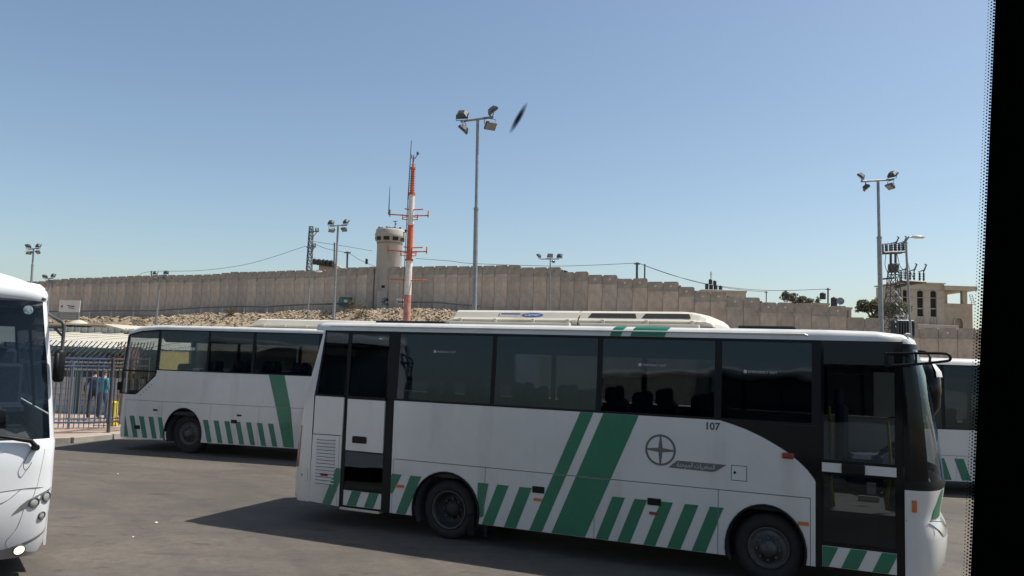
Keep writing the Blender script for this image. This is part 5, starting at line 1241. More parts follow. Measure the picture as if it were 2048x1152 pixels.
wire([(1276, 526, 92), (1350, 552, 91), (1440, 572, 91), (1540, 581, 91), (1656, 578, 90)], 'upper wire descending right to the pole by the tanks')

# ================================================================== HOUSES, TANKS AND TREES BEYOND THE WALL
YB = 92.0
def H_(x, y, dy=0.0): return at(x, y, YB) + Vector((0, dy, 0))
hb = H_(1880, 660); HB = empty('stone_house', (hb.x, YB, 0), 0, 'sandstone house with tall arched windows and an open roof terrace', 'house')
def hx(x): return H_(x, 620).x - HB.location.x
def hz_(y): return H_(1880, y).z
def wall_with_openings(name, x0, x1, y0, y1, z0, z1, ops, m):
    """front wall of thick masonry, cut round its openings: strips between, over and under them"""
    mb = MB(); cur = x0
    for (a, b_, c, d) in sorted(ops):
        mb.box(cur, a, y0, y1, z0, z1); mb.box(a, b_, y0, y1, z0, c)
        n_ = 10; arch = [(a + (b_ - a) * k / n_, d - (b_ - a) / 2 + (b_ - a) / 2 * math.sqrt(max(0, 1 - (2 * k / n_ - 1) ** 2))) for k in range(n_ + 1)]
        mb.prism(arch + [(b_, z1), (a, z1)], y0, y1); cur = b_
    mb.box(cur, x1, y0, y1, z0, z1)
    return mb.build(name, m, HB)
ops = [(hx(1806), hx(1814.5), hz_(634), hz_(580)), (hx(1834.5), hx(1847), hz_(634), hz_(580)), (hx(1861), hx(1873.5), hz_(634), hz_(580))]
wall_with_openings('wall', hx(1800), hx(1889), 0, 0.35, hz_(668), hz_(568), ops, SANDPALE)
mb = MB(); mb.box(hx(1800), hx(1889), 0.36, 6.0, hz_(668), hz_(569.5)); mb.build('house_block', SANDPALE, HB)
for a, b_, c, d in ops:
    wn = MB(); wn.box(a, b_, 0.22, 0.27, c, d); wo = wn.build('window', DARKHOLE, HB)
    m_ = MB(); m_.box(a, b_, 0.16, 0.21, c + (d - c) * 0.28, c + (d - c) * 0.32); m_.build('transom', SANDPALE, wo)
    for k in range(3): m_ = MB(); m_.box(a + (b_ - a) * k / 2 - 0.06, a + (b_ - a) * k / 2 + 0.06, -0.06, -0.002, hz_(654), c - 0.1); m_.build('pilaster', SAND, HB)
for y in (581.5, 596): m_ = MB(); m_.bbox(hx(1800), hx(1889.5), -0.07, 0.0, hz_(y + 1.2), hz_(y), 0.015); m_.build('string_course', SANDPALE, HB)
ops2 = [(hx(1908), hx(1927), hz_(656), hz_(634))]
wall_with_openings('wall', hx(1889.5), hx(1946), 0.1, 0.45, hz_(668), hz_(606), ops2, SAND)
m_ = MB(); m_.box(ops2[0][0], ops2[0][1], 0.5, 0.55, ops2[0][2] - 1, ops2[0][3]); m_.build('arched_doorway', DARKHOLE, HB)
P_ = [(ops2[0][0] + (ops2[0][1] - ops2[0][0]) * k / 12, ops2[0][3] - 0.53 + (ops2[0][1] - ops2[0][0]) / 2 * math.sqrt(max(0, 1 - (k / 6 - 1) ** 2))) for k in range(13)]
m_ = MB(); m_.tube([(x, 0.06, z) for x, z in [(P_[0][0], hz_(656))] + P_ + [(P_[-1][0], hz_(656))]], 0.09, 5); m_.build('arch_surround', SANDPALE, HB)
mb = MB(); mb.box(hx(1889.5), hx(1946), 0.46, 6, hz_(668), hz_(606.5)); mb.build('house_block', SAND, HB)
mb = MB(); mb.bbox(hx(1886), hx(1951), -0.5, 7, hz_(580), hz_(571), 0.03); mb.build('roof_slab', SANDPALE, HB)
mb = MB(); mb.box(hx(1928), hx(1937), 0.2, 0.75, hz_(607), hz_(579)); mb.build('column', SANDPALE, HB)
mb = MB(); mb.box(hx(1889), hx(1899), 0.4, 6, hz_(607), hz_(579)); mb.build('stair_wall', SAND, HB)
mb = MB(); mb.bbox(hx(1796), hx(1891), -0.2, 6.1, hz_(568.2), hz_(565.8), 0.02); mb.build('parapet', SANDPALE, HB)
mb = MB(); mb.bbox(hx(1826), hx(1905), -1.2, -0.9, hz_(668), hz_(651), 0.02); mb.build('garden_wall', SANDPALE, HB)
mb = MB(); lt = [(hx(1939), hz_(588)), (hx(1944), hz_(607))]
for dx in (0, 0.35): mb.tube([(lt[0][0] + dx, 0.0, lt[0][1]), (lt[1][0] + dx, 0.0, lt[1][1])], 0.03, 4)
for k in range(6): t = k / 5; x = lt[0][0] + (lt[1][0] - lt[0][0]) * t; z = lt[0][1] + (lt[1][1] - lt[0][1]) * t; mb.tube([(x, 0, z), (x + 0.35, 0, z)], 0.025, 4)
mb.build('ladder', GALVD, HB)
def small_house(x0, x1, y0, y1, Y, label, m=SANDPALE):
    a, b_ = at(x0, y1, Y), at(x1, y1, Y); zt = at((x0 + x1) / 2, y0, Y).z; zb = min(a.z, b_.z) - 4
    e = empty('flat_roofed_house', ((a.x + b_.x) / 2, Y, zb), 0, label, 'house', 'flat roofed houses beyond the wall'); hw = (b_.x - a.x) / 2
    mb = MB(); mb.box(-hw, hw, 0, 6, 0, zt - zb - 0.25); mb.build('wall', m, e)
    mb = MB(); mb.bbox(-hw - 0.1, hw + 0.1, -0.1, 6.1, zt - zb - 0.25, zt - zb, 0.03); mb.build('parapet', m, e)
    return e
small_house(1652, 1703, 613.5, 640, 88, 'small pale stone house under the black tanks and dish')
small_house(1405, 1492, 580, 600, 88, 'flat roof seen behind the stepped wall, crowded with black tanks')
small_house(637, 670, 527, 545, 108, 'small flat roofed house behind the lattice pylon', SAND)
small_house(1630, 1658, 606, 640, 90, 'narrow stone block carrying one black tank, left of the dish', SAND)
def water_tank(x, y0, y1, w_, Y, label, group, m=TANK):
    b_ = at(x, y1, Y); h_ = at(x, y0, Y).z - b_.z; r = w_ * Y / F / 2
    e = empty('water_tank', (b_.x, Y, b_.z), 0, label, 'water tank', group)
    mb = MB(); prof = [(0.0, 0.0), (r, 0.0), (r, h_ * 0.12)]
    for k in range(3): z = h_ * (0.2 + 0.2 * k); prof += [(r * 0.96, z), (r, z + h_ * 0.06)]
    prof += [(r, h_ * 0.82), (r * 0.8, h_ * 0.93), (0.0, h_ * 0.96)]; mb.lathe(prof, 16); mb.build('tank_body', m, e)
    mb = MB(); mb.lathe([(r * 0.35, h_ * 0.93), (r * 0.35, h_), (0.0, h_ * 1.02)], 10); mb.build('lid', m, e)
tg = 'black roof water tanks'
water_tank(1645.5, 585, 598.5, 12, 90, 'black water tank on the narrow block, by the thin pole', tg)
water_tank(1668, 594, 612, 12.5, 89, 'black water tank beside the satellite dish', tg)
water_tank(1574, 585, 599, 11, 90, 'black water tank inside the tree crown right of the stepped wall', tg)
for x, y0, y1, w_, lab in ((1413.5, 567, 580, 7, 'leftmost tank of the cluster over the stepped wall'), (1421, 558, 568, 7.5, 'upper left tank of the cluster, under the aerial'), (1429.5, 561, 570, 7, 'upper right tank of the cluster over the stepped wall'), (1431, 569, 581, 8, 'lower middle tank of the cluster over the stepped wall'), (1441, 571, 581, 7.5, 'rightmost tank of the cluster over the stepped wall'), (1422, 569, 581, 8, 'lower left tank of the cluster, under the upper pair')):
    water_tank(x, y0, y1, w_, 88.5, 'black water tank, ' + lab, tg)
mb = MB(); a = at(1422, 560, 88.5); mb.tube([a, at(1422, 543, 88.5)], 0.04, 5)
for k, y in enumerate((546, 549, 552)): mb.tube([at(1419.5, y, 88.5), at(1424.5, y, 88.5)], 0.02, 4)
tag(mb.build('roof_aerial', GALVD), 'thin television aerial above the cluster of black tanks', 'aerial')
for i, x in enumerate((629, 638, 647, 655, 663)):
    water_tank(x, 517 + i * 0.8, 529 + i * 1.2, 9, 107, ('first', 'second', 'third', 'fourth', 'last')[i] + ' black tank from the lattice pylon in the roof row', tg)
water_tank(733, 517, 528, 5.5, 101, 'single dark tank just left of the watchtower above the wall', tg)
e = empty('satellite_dish', at(1680.5, 611, 88.6), 0, 'round satellite dish on the roof beside the black tank', 'satellite dish')
mb = MB(); mb.lathe([(0.0, 0.0), (0.18, 0.02), (0.34, 0.08), (0.42, 0.14), (0.42, 0.15), (0.34, 0.10), (0.0, 0.02)], 20); M = Matrix.Translation((0, 0, 0.45)) @ Matrix.Rotation(rad(75), 4, 'X') @ Matrix.Rotation(rad(-15), 4, 'Y'); mb.v = [tuple(M @ Vector(v)) for v in mb.v]; mb.build('dish', GALV, e)
mb = MB(); mb.tube([(0, 0.1, -0.1), (0, 0.1, 0.45)], 0.04, 5); mb.tube([(0, 0, 0.2), (0.0, -0.4, 0.4)], 0.02, 4); mb.build('bracket', GALVD, e)

def tree(x, y_base, Y, blobs, label, seed, leaf=0, size=0.16):
    r = random.Random(seed); b_ = at(x, y_base, Y); g = b_.z - 2.5
    e = empty('tree', (b_.x, Y, g), 0, label, 'tree', 'trees beyond the wall'); k = F / Y
    tk = MB(); cr = MB(); cr2 = MB()
    cs = [(at(bx, by, Y) - e.location + Vector((0, r.uniform(-0.8, 0.8), 0)), rx / k, rz / k, n) for bx, by, rx, rz, n in blobs]
    top_ = cs[0][0]; fork = Vector((top_.x * 0.3, 0, max(1.0, min(c[0].z for c in cs) * 0.75)))
    tk.tube(bez([(0, 0, 0), (0.1, 0, fork.z * 0.5), fork], 5), [0.28 - 0.012 * i for i in range(11)], 8)
    for c, rx, rz, n in cs:
        tk.tube(bez([fork, fork.lerp(c, 0.5) + Vector((r.uniform(-.2, .2), 0, 0.15)), c], 5), [0.13 - 0.0085 * i for i in range(11)], 6)
        for q in range(9):
            v = Vector((r.gauss(0, 1), r.gauss(0, 1), r.gauss(0, 0.8))).normalized(); pc = c + Vector((v.x * rx * 0.7, v.y * rx * 0.7, v.z * rz * 0.7))
            tk.tube([c, pc], [0.04, 0.012], 4)
            leaf_mass(cr if q % 3 else cr2, pc, rx * 0.48, rx * 0.48, rz * 0.42, n // 9, size, r)
    tk.build('trunk', BARK, e); cr.build('crown', LEAVES[leaf], e, recalc=False); cr2.build('crown', LEAVES[1], e, recalc=False)
tree(1752, 638, 84, [(1742, 607, 24, 15, 900), (1728, 618, 16, 9, 500), (1765, 612, 18, 14, 600), (1748, 632, 14, 5, 200), (1797, 615, 28, 14, 900), (1778, 622, 18, 12, 500)], 'broad olive green tree spreading behind the right floodlight pole', 11, 0, 0.17)
tree(1600, 608, 95, [(1572, 593, 11, 10, 400), (1588, 592, 12, 7, 360), (1612, 600, 16, 8, 600), (1594, 602, 16, 7, 450)], 'sparse grey green tree above the wall by the thin right pole', 5, 0, 0.14)
tree(1630, 608, 92, [(1632, 601, 5, 7, 160)], 'small leafy sapling beside the narrow stone block', 8, 0, 0.12)
tree(1125, 546, 100, [(1121, 542, 5, 4, 160), (1130, 543, 5, 3, 140)], 'low tree top peeping over the wall right of the three-lamp pole', 9, 1, 0.13)

# ================================================================== CABINS, SIGN AND TERMINAL BUILDING
YC = 92.0; c = at(691, 613, YC); g = c.z
CB = empty('teal_cabin', (c.x, YC, g), 0, 'teal utility cabin standing against the wall left of the watchtower', 'cabin')
h = at(691, 596, YC).z - g; mb = MB(); mb.bbox(-0.62, 0.62, -0.5, 0.5, 0.0, h, 0.03); mb.build('cabin_body', TEALBOX, CB)
mb = MB(); mb.bbox(-0.70, -0.62, -0.45, 0.4, 0.1, h - 0.1, 0.01); mb.bbox(-0.68, 0.68, -0.56, 0.56, h, h + 0.06, 0.01); mb.build('lid', LAMPCASE, CB)
mb = MB(); mb.box(-0.1, 0.3, -0.512, -0.502, h * 0.45, h * 0.75); mb.build('notice', PAPER, CB)
YC = 88.5; c = at(800, 614, YC); g = c.z; SB = empty('switch_box', (c.x, YC, g), 0, 'small pale switch box on the wall foot right of the watchtower', 'cabinet')
mb = MB(); h = at(800, 598, YC).z - g; mb.bbox(-0.45, 0.40, -0.3, 0.3, 0, h, 0.03); mb.build('box_body', TOWERC, SB); mb = MB(); mb.box(-0.33, 0.28, -0.32, -0.302, h * 0.35, h * 0.92); mb.build('door', PAPER, SB)
YS = 70.0; c = at(139, 640, YS); g = terrain(c.x, YS); SG = empty('sign_board', (c.x, YS, g), 0, 'white and green notice board on posts before the wall', 'sign')
def sz(y): return at(139, y, YS).z - g
def sx_(x): return at(x, 620, YS).x - c.x
mb = MB(); mb.box(sx_(118), sx_(159.5), -0.04, 0.04, sz(624), sz(600.5)); so_ = mb.build('board', WHITE, SG)
mb = MB(); mb.box(sx_(117.5), sx_(159), -0.04, 0.04, sz(640), sz(626)); sg2 = mb.build('board', GREYGREEN, SG)
mb = MB(); 
for x in (122, 155): mb.box(sx_(x) - 0.05, sx_(x) + 0.05, 0.05, 0.15, -0.2, sz(601)); 
mb.build('post', GALV, SG)
mb = MB(); mb.box(sx_(122), sx_(125.5), -0.05, -0.042, sz(615.5), sz(611)); mb.build('logo_print', GREYDECAL, so_); mb = MB(); mb.tube([(sx_(135), -0.045, sz(611)), (sx_(142), -0.045, sz(612.5)), (sx_(149), -0.045, sz(613))], 0.05, 4); mb.build('text_line', GREYDECAL, so_); mb = MB(); mb.tube([(sx_(137), -0.045, sz(615.5)), (sx_(149), -0.045, sz(617))], 0.035, 4); mb.build('text_line', GREYDECAL, so_)
for y in (630, 634): mb = MB(); mb.box(sx_(121), sx_(153), -0.05, -0.042, sz(y + 0.8), sz(y)); mb.build('text_line', PALEINK, sg2)

TB = empty('terminal_building', (-17.0, 30.0, 0.14), 0, 'low white roofed terminal hall behind the blue fence', 'building')
def tx(x, Y): return at(x, 680, Y).x + 17.0
def tzt(y, Y, x=180): return at(x, y, Y).z - 0.14
mb = MB(); V = []; nseg = 16     # pale sheet canopy, sloping up and slightly vaulted
for j in range(nseg + 1):
    x = -7 + 15.5 * j / nseg
    V += [(x, -3.0, 2.22 + 0.02 * math.sin(j * 0.9)), (x, 1.0, 2.55), (x, 6.0, 2.78)]
mb.add(V, [(3 * i + k, 3 * i + k + 1, 3 * i + k + 4, 3 * i + k + 3) for i in range(nseg) for k in range(2)], False); cn = mb.build('canopy', ROOFW, TB)
for j in range(0, nseg + 1):
    x = -7 + 15.5 * j / nseg; m_ = MB(); m_.tube([(x, -3.0, 2.24), (x, 1.0, 2.57), (x, 6.0, 2.80)], 0.022, 4); m_.build('sheet_rib', ROOFW, cn)
mb = MB(); mb.bbox(-7, 8.5, -3.05, -2.93, 2.05, 2.20, 0.01); mb.build('edge_beam', GREENBEAM, TB)
mb = MB(); mb.box(-7, 8.5, 6.0, 6.3, 2.5, 3.02); mb.build('clerestory', WHITE_CLEAN, TB)
for j in range(46):
    m_ = MB() if j == 0 else m_; 
m_ = MB(); m_.box(-0.03, 0.03, -0.08, 0.0, 0, 0.24); me_ = m_.mesh('cladding_rib')
for j in range(40): o = link('cladding_rib', me_, WHITE_CLEAN, TB); o.location = (-5 + 0.30 * j, 5.995, 2.79)
V = []; mb = MB()
x0, x1, x2 = tx(100, 37), tx(232, 37), tx(275, 37)
mb.add([(-8, 5.7, 3.06), (x1, 5.7, 3.20), (x2, 5.7, 2.98), (8.5, 5.7, 2.85), (-8, 14, 3.10), (x1, 14, 3.24), (x2, 14, 3.02), (8.5, 14, 2.9), (-8, 5.7, 3.0), (x1, 5.7, 3.13), (x2, 5.7, 2.91), (8.5, 5.7, 2.78)],
       [(0, 1, 5, 4), (1, 2, 6, 5), (2, 3, 7, 6), (8, 9, 1, 0), (9, 10, 2, 1), (10, 11, 3, 2)]); mb.build('upper_roof', ROOFW, TB)
mb = MB(); mb.lathe([(0.62, 0.0), (0.60, 0.08), (0.35, 0.32), (0.12, 0.40), (0.0, 0.41)], 20, (tx(155, 41), 11, 3.05)); mb.build('roof_vent', ROOFW, TB)
mb = MB(); mb.lathe([(0.45, 0.0), (0.44, 0.10), (0.2, 0.34), (0.0, 0.36)], 16, (tx(135, 38), 8, 2.85)); mb.build('roof_vent', ROOFW, TB)
mb = MB(); mb.box(-7, 8.5, 2.0, 2.25, 0, 2.4); mb.build('wall', GREYGREEN, TB)
BLK = mat('white_block', (0.52, 0.49, 0.43), 0.9, var=0.12, scale=4, bump=0.2, bscale=20)
m_ = MB(); m_.bbox(0.005, 0.395, -0.10, 0.10, 0.005, 0.195, 0.008); me_ = m_.mesh('block')
BW = empty('block_wall', (-16.5, 27.6, 0.14), 0, 'low white block wall behind the two people at the fence', 'wall')
for r_ in range(6):
    for k in range(13): o = link('block', me_, BLK, BW); o.location = (k * 0.4 + (0.2 if r_ % 2 else 0), 0, r_ * 0.2)
m_ = MB(); m_.box(0.02, 5.38, -0.06, 0.06, 0, 1.19); m_.build('mortar', mat('mortar', (0.26, 0.24, 0.21), 0.95), BW)
for x in (-3.2, -0.4, 2.4, 5.2):
    m_ = MB(); m_.bbox(x, x + 0.14, -2.9, -2.76, 0, 2.24, 0.01); m_.build('column', GREENBEAM if x == 2.4 else GALV, TB)
m_ = MB(); m_.box(tx(149, 31.9), tx(157, 31.9), 1.93, 1.99, tzt(742, 32), tzt(730, 32)); m_.build('notice', PAPER, TB)

# fence with bars bent outward at the top
FA_, FB_ = Vector((-13.2, 20.35, 0.15)), Vector((-10.72, 21.75, 0.15))
def fence(A, B_, label, barmat, postmat, hgt, step, lean_):
    d = (B_ - A); L_ = d.length; a = math.atan2(d.y, d.x)
    e = empty('bar_fence', A, a, label, 'fence', 'steel bar fences')
    n_ = int(L_ / step)
    bm_ = MB(); bm_.tube([(0, 0, 0.14), (0, 0, hgt), (lean_ * 0.3, -0.03, hgt + 0.18), (lean_, -0.06, hgt + 0.45)], 0.013, 5); me = bm_.mesh('bar')
    for i in range(n_ + 1): o = link('bar', me, barmat if i % 5 else postmat, e); o.location = (i * L_ / n_, 0.0, 0); 
    for i in range(max(2, int(L_ / 1.2)) + 1):
        x = L_ * i / max(2, int(L_ / 1.2)); pm = MB(); pm.bbox(x - 0.035, x + 0.035, -0.035, 0.035, -0.05, hgt + 0.02, 0.006); pm.build('post', postmat, e)
    for z in (0.28, hgt - 0.22, hgt - 0.02): rm = MB(); rm.bbox(0, L_, -0.022, 0.022, z - 0.022, z + 0.022, 0.004); rm.build('rail', postmat, e)
    return e
fence(FA_, FB_, 'blue and rust steel fence with bent bar tops beside the parked coach nose', BROWNP, BLUEP, 1.98, 0.115, 0.30)
fence(FA_ + Vector((-0.3, 1.1, 0)), FB_ + Vector((0.05, 1.35, 0)), 'second steel fence just behind the blue fence, with lighter bent tops', BLUEP, GALV, 1.85, 0.14, 0.36)
fence(FB_, FB_ + Vector((0.35, 1.35, 0)), 'short return of the fence joining the two rows at the coach nose', BROWNP, BROWNP, 1.98, 0.12, 0.1)

# ================================================================== PEOPLE BEHIND THE FENCE
def person(loc, rz, label, joints, cols, top_z_, waist, neck, sleeve):
    """skeleton grown with a Skin modifier into one continuous body; material follows the garment"""
    names = list(joints); V = [joints[k][0] for k in names]; idx = {k: i for i, k in enumerate(names)}
    E = [(idx[joints[k][2]], idx[k]) for k in names if joints[k][2]]
    me = bpy.data.meshes.new('person'); me.from_pydata(V, E, [])
    o = bpy.data.objects.new('person_tmp', me); COL.objects.link(o)
    md = o.modifiers.new('skin', 'SKIN'); md.use_smooth_shade = True
    sub = o.modifiers.new('sub', 'SUBSURF'); sub.levels = 2
    sv = me.skin_vertices[0].data
    for k in names: r_ = joints[k][1]; sv[idx[k]].radius = r_ if isinstance(r_, tuple) else (r_, r_); sv[idx[k]].use_root = (k == 'pelvis')
    bm2 = bpy.data.meshes.new_from_object(o.evaluated_get(bpy.context.evaluated_depsgraph_get())); bpy.data.objects.remove(o)
    for m_ in cols: bm2.materials.append(m_)
    arm = [Vector(joints[k][0]) for k in names if k.startswith('hand') or k.startswith('wrist') or k.startswith('finger') or k.startswith('thumb')]
    for p in bm2.polygons:
        c = p.center; j = 1
        if c.z < 0.09: j = 3
        elif c.z < waist: j = 2
        if c.z > neck: j = 0
        if c.z > neck + 0.155 or (c.z > neck + 0.10 and c.y > 0.02): j = 4
        if any((c - a).length < 0.085 for a in arm): j = 0
        p.material_index = j; p.use_smooth = True
    ob = link('person', bm2, None); ob.location = loc; ob.rotation_euler = (0, 0, rz); ob.scale = (0.94, 0.94, 0.89); tag(ob, label, 'person'); return ob
SKIN = mat('skin', (0.36, 0.21, 0.14), 0.6); HAIR = mat('hair', (0.02, 0.016, 0.013), 0.6); TEAL = mat('teal_shirt', (0.03, 0.24, 0.30), 0.85, var=0.2, scale=8); NAVY = mat('navy_shirt', (0.03, 0.04, 0.075), 0.85, var=0.2, scale=8)
JEANS = mat('jeans', (0.05, 0.075, 0.14), 0.9, var=0.2, scale=10); DARKTR = mat('dark_trousers', (0.03, 0.03, 0.032), 0.9); SHOE = mat('shoe', (0.02, 0.02, 0.02), 0.7)
def skel(raise_arm, stance):
    J = {'pelvis': ((0, 0, 0.95), (0.165, 0.12), None), 'belly': ((0, 0.0, 1.10), (0.155, 0.11), 'pelvis'), 'chest': ((0, 0, 1.30), (0.18, 0.12), 'belly'), 'collar': ((0, 0, 1.43), (0.10, 0.08), 'chest'), 'neck': ((0, 0, 1.50), 0.055, 'collar'),
         'jaw': ((0, -0.02, 1.58), (0.065, 0.075), 'neck'), 'head': ((0, -0.01, 1.66), (0.078, 0.095), 'jaw'), 'crown': ((0, 0.0, 1.735), (0.062, 0.075), 'head'), 'nose': ((0, -0.125, 1.635), 0.014, 'head')}
    for s_, n_ in ((-1, 'l'), (1, 'r')):
        st = stance * s_
        J['hip' + n_] = ((0.095 * s_, 0, 0.88), 0.095, 'pelvis'); J['knee' + n_] = ((0.11 * s_, st - 0.03, 0.50), 0.062, 'hip' + n_); J['ankle' + n_] = ((0.12 * s_, st * 1.3 + 0.02, 0.10), 0.043, 'knee' + n_); J['toe' + n_] = ((0.13 * s_, st * 1.3 - 0.15, 0.04), 0.036, 'ankle' + n_)
        J['sh' + n_] = ((0.185 * s_, 0, 1.40), 0.062, 'collar')
        if raise_arm and s_ == 1: el, wr, hd_ = (0.36, -0.12, 1.26), (0.25, -0.16, 1.50), (0.17, -0.15, 1.58)
        else: el, wr, hd_ = (0.27 * s_, 0.03, 1.13), (0.29 * s_, -0.06, 0.90), (0.29 * s_, -0.08, 0.81)
        J['elbow' + n_] = (el, 0.045, 'sh' + n_); J['wrist' + n_] = (wr, 0.030, 'elbow' + n_); J['hand' + n_] = (hd_, (0.034, 0.022), 'wrist' + n_)
        v = (Vector(hd_) - Vector(wr)).normalized(); sd_ = Vector((0, 1, 0)) if abs(v.y) < 0.8 else Vector((1, 0, 0)); h_ = Vector(hd_)
        for k, (o_, ln) in enumerate(((-0.028, 0.075), (-0.010, 0.088), (0.010, 0.085), (0.028, 0.066))):
            b_ = h_ + v * 0.03 + sd_ * o_; J['finger%s%d' % (n_, k)] = (tuple(b_), 0.010, 'hand' + n_); J['fingertip%s%d' % (n_, k)] = (tuple(b_ + v * ln * 0.9 + Vector((-0.012 * s_, 0, 0))), 0.008, 'finger%s%d' % (n_, k))
        b_ = h_ - sd_ * 0.035 - v * 0.01; J['thumb' + n_] = (tuple(b_), 0.010, 'hand' + n_); J['thumbtip' + n_] = (tuple(b_ - sd_ * 0.025 + v * 0.045), 0.009, 'thumb' + n_)
    return J
pA, pB = at(206, 800, 25.0), at(187, 800, 25.3)
person((pA.x, 25.0, 0.15), rad(150), 'person in a teal shirt and jeans, hand raised to the head, behind the fence', skel(True, 0.05), [SKIN, TEAL, JEANS, SHOE, HAIR], 1.75, 0.97, 1.47, 0)
person((pB.x, 25.3, 0.15), rad(200), 'person in dark clothes walking behind the fence beside the teal shirt', skel(False, 0.13), [SKIN, NAVY, DARKTR, SHOE, HAIR], 1.75, 0.97, 1.47, 0)
mb = MB(); c = at(225, 830, 23.5); mb.bbox(c.x - 0.12, c.x + 0.12, 23.4, 23.62, 0.15, 0.85, 0.03); o = mb.build('litter_bin', mat('yellow_bin', (0.6, 0.5, 0.03), 0.6, var=0.1)); tag(o, 'yellow bin standing behind the fence next to the coach nose', 'bin')

# small litter on the asphalt
r = random.Random(4)
for x, y, s_, lab in ((236, 946.5, 0.022, 'white scrap of paper on the asphalt left of the shadow tip, farthest of the scraps'), (312, 1043.5, 0.028, 'crumpled pale scrap on the asphalt close to the shadow tip'), (266, 1072.5, 0.016, 'tiny white scrap on the asphalt below the shadow tip')):
    d = ray(x, y); t = (0.02 - H) / d.z; p = EYE + d * t; mb = MB()
    V = [(p.x + s_ * math.cos(k * 1.05) * r.uniform(0.6, 1.3), p.y + s_ * math.sin(k * 1.05) * r.uniform(0.6, 1.3), 0.008 + 0.006 * r.random()) for k in range(6)] + [(p.x, p.y, 0.022), (p.x, p.y, 0.006)]
    mb.add(V, [(k, (k + 1) % 6, 6) for k in range(6)] + [((k + 1) % 6, k, 7) for k in range(6)]); o = mb.build('paper_scrap', PAPER); tag(o, lab, 'litter', 'litter on the asphalt')

# ================================================================== WINDOW OF THE COACH ONE LOOKS OUT OF
YW = 0.50
CW = empty('coach', (0, YW, 0), 0, 'coach one looks out of, showing only its black window pillar at the picture edge', 'coach')
a, b_ = at(1991, 0, YW), at(1941, 1152, YW); sl_ = (a.x - b_.x) / (a.z - b_.z)
VB = mat('window_pillar_black', (0.003, 0.0035, 0.0035), 0.9, spec=0.0)
def wx(z): return b_.x + sl_ * (z - b_.z)
mb = MB(); z0, z1 = 2.35, 3.15; P_ = [(wx(z0), z0), (wx(z0) + 0.30, z0), (wx(z1) + 0.30, z1), (wx(z1), z1)]; mb.prism(P_, -0.07, 0.0); mb.build('pillar', VB, CW)
mb = MB(); mb.prism([(-0.95, z0), (-0.75, z0), (-0.73, z1), (-0.93, z1)], -0.07, 0.0); mb.build('pillar', VB, CW)
SX0, SX1, SY0 = -7.4, 3.9, -2.5
mb = MB(); mb.box(SX0, SX1, -0.06, 0.0, 0.35, 1.9); mb.build('body_side', WHITE, CW)
mb = MB(); mb.box(SX0, SX1, -0.06, -0.002, 1.902, z0 - 0.002); mb.build('sill_panel', VB, CW)
mb = MB(); mb.box(SX0, SX1, -0.06, -0.002, z1 + 0.002, 3.22); mb.build('header', VB, CW)
for a_, c_2 in ((SX0 + 0.02, -0.951), (wx(z0) + 0.32, SX1 - 0.02)):
    mb = MB(); mb.box(a_, c_2, -0.03, -0.02, z0, z1); mb.build('pane', GLOSS, CW)
for s_ in (-1, 1):
    mb = MB(); x = SX0 if s_ < 0 else SX1; mb.box(*sorted((x, x + 0.08 * s_)), SY0, 0.0, 0.35, 3.2); mb.build('end_panel', WHITE, CW)
mb = MB(); mb.box(SX0, SX1, SY0, SY0 + 0.06, 0.35, 2.1); mb.build('body_side', WHITE, CW)
mb = MB(); mb.box(SX0, SX1, SY0 + 0.01, SY0 + 0.05, 2.102, 3.218); mb.build('pane', GLOSS, CW)
mb = MB(); mb.bbox(SX0 - 0.08, SX1 + 0.08, SY0 - 0.02, 0.02, 3.222, 3.45, 0.08); mb.build('roof', WHITE, CW)
mb = MB(); mb.box(SX0, SX1, SY0 + 0.07, -0.07, 1.3, 1.38); mb.build('cabin_floor', DARKIN, CW)
mb = MB()    # ceramic dots printed along the pillar edge of the glass
for row in range(3):
    rr = 0.0008 - 0.0002 * row
    for k in range(230):
        z = 2.44 + k * 0.0021 + (0.00105 if row % 2 else 0); x = wx(z) - 0.001 - 0.0018 * row
        if z > 2.95: continue
        mb.add([(x + rr * math.cos(math.pi / 3 * q), -0.0005, z + rr * math.sin(math.pi / 3 * q)) for q in range(6)], [tuple(range(6))])
tag(mb.build('ceramic_dots', VB, CW, recalc=False), kind='stuff')
clear = bpy.data.materials.new('clear_glass'); clear.use_nodes = True
nn2 = clear.node_tree.nodes; nn2.remove(nn2['Principled BSDF']); tq = nn2.new('ShaderNodeBsdfTransparent'); tq.inputs[0].default_value = (0.97, 0.975, 0.97, 1); clear.node_tree.links.new(tq.outputs[0], nn2['Material Output'].inputs['Surface'])
mb = MB(); mb.prism([(-0.75, z0), (wx(z0), z0), (wx(z1), z1), (-0.73, z1)], 0.002, 0.006); mb.build('pane', clear, CW)

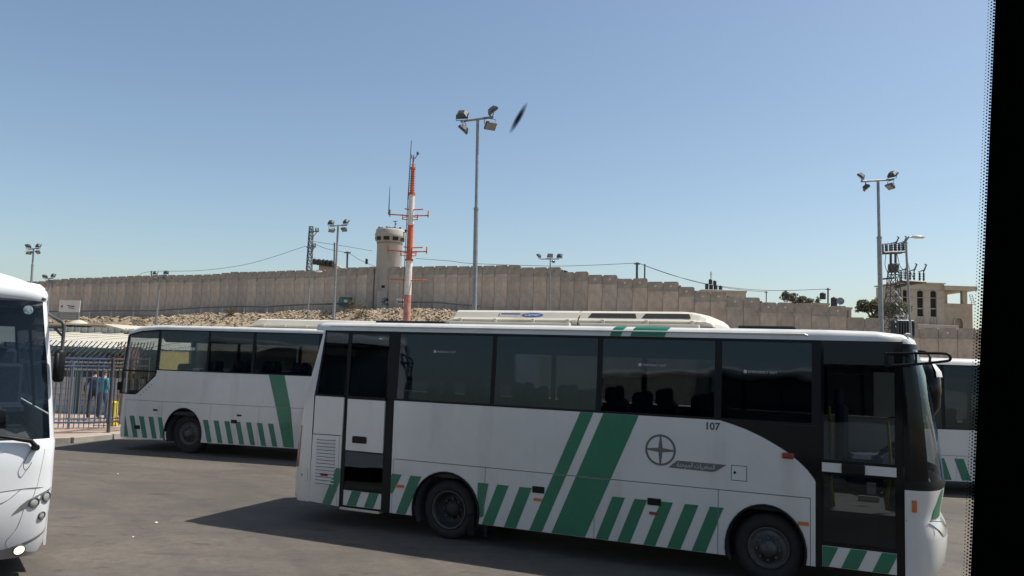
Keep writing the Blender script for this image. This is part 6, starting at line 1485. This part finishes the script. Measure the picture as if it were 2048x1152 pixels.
# panels beyond the parked coach's nose, seen through its front windows
def notice_panel(x, y, Y, w_, h_, label, m, name):
    c = at(x, y, Y); e = empty(name, (c.x, Y, 0.145), rad(48), label, 'sign'); z = c.z - 0.145
    mb = MB(); mb.bbox(-w_ / 2, w_ / 2, -0.02, 0.02, z - h_ / 2, z + h_ / 2, 0.005); mb.build('board', m, e)
    mb = MB()
    for a_ in (-w_ / 2 - 0.02, w_ / 2 + 0.02): mb.box(a_ - 0.02, a_ + 0.02, -0.03, 0.03, 0.0, z + h_ / 2 + 0.04)
    mb.box(-w_ / 2, w_ / 2, -0.025, 0.025, z + h_ / 2 + 0.004, z + h_ / 2 + 0.04); mb.build('frame', BROWNP, e)
notice_panel(348, 722, 25.0, 0.95, 0.60, 'yellow panel seen through the front windows of the parked coach', YCLOTH, 'yellow_panel')
notice_panel(264, 722, 24.2, 0.42, 0.75, 'narrow pink panel seen through the nose of the parked coach', PINK, 'pink_panel')

# a smear of dirt on the glass of that window
dm = bpy.data.materials.new('dirt_smear'); dm.use_nodes = True; dn, dl = dm.node_tree.nodes, dm.node_tree.links
dt = dn.new('ShaderNodeBsdfTransparent'); dx = dn.new('ShaderNodeMixShader'); dc = dn.new('ShaderNodeTexCoord'); dg_ = dn.new('ShaderNodeTexGradient'); dg_.gradient_type = 'SPHERICAL'; dmap = dn.new('ShaderNodeMapping')
dmap.inputs['Scale'].default_value = (1 / 0.0022, 0.0, 1 / 0.0125); dl.new(dc.outputs['Object'], dmap.inputs['Vector']); dl.new(dmap.outputs[0], dg_.inputs[0])
dr_ = dn.new('ShaderNodeMapRange'); dr_.inputs[1].default_value = 0.0; dr_.inputs[2].default_value = 0.75; dr_.inputs[4].default_value = 0.85; dl.new(dg_.outputs['Fac'], dr_.inputs[0])
dp_ = dn['Principled BSDF']; dp_.inputs['Base Color'].default_value = (0.02, 0.025, 0.03, 1); dl.new(dr_.outputs[0], dx.inputs[0]); dl.new(dt.outputs[0], dx.inputs[1]); dl.new(dp_.outputs[0], dx.inputs[2]); dl.new(dx.outputs[0], dn['Material Output'].inputs['Surface'])
c = at(1037, 236, YW + 0.0075)
mb = MB(); mb.lathe([(0.0, -0.0125), (0.0012, -0.010), (0.0022, 0.0), (0.0012, 0.010), (0.0, 0.0125)], 12); mb.v = [(v[0], v[1] * 0.05, v[2]) for v in mb.v]
o = mb.build('dirt_smear', dm, CW); o.location = c - CW.location; o.rotation_euler = (0, rad(27), 0)
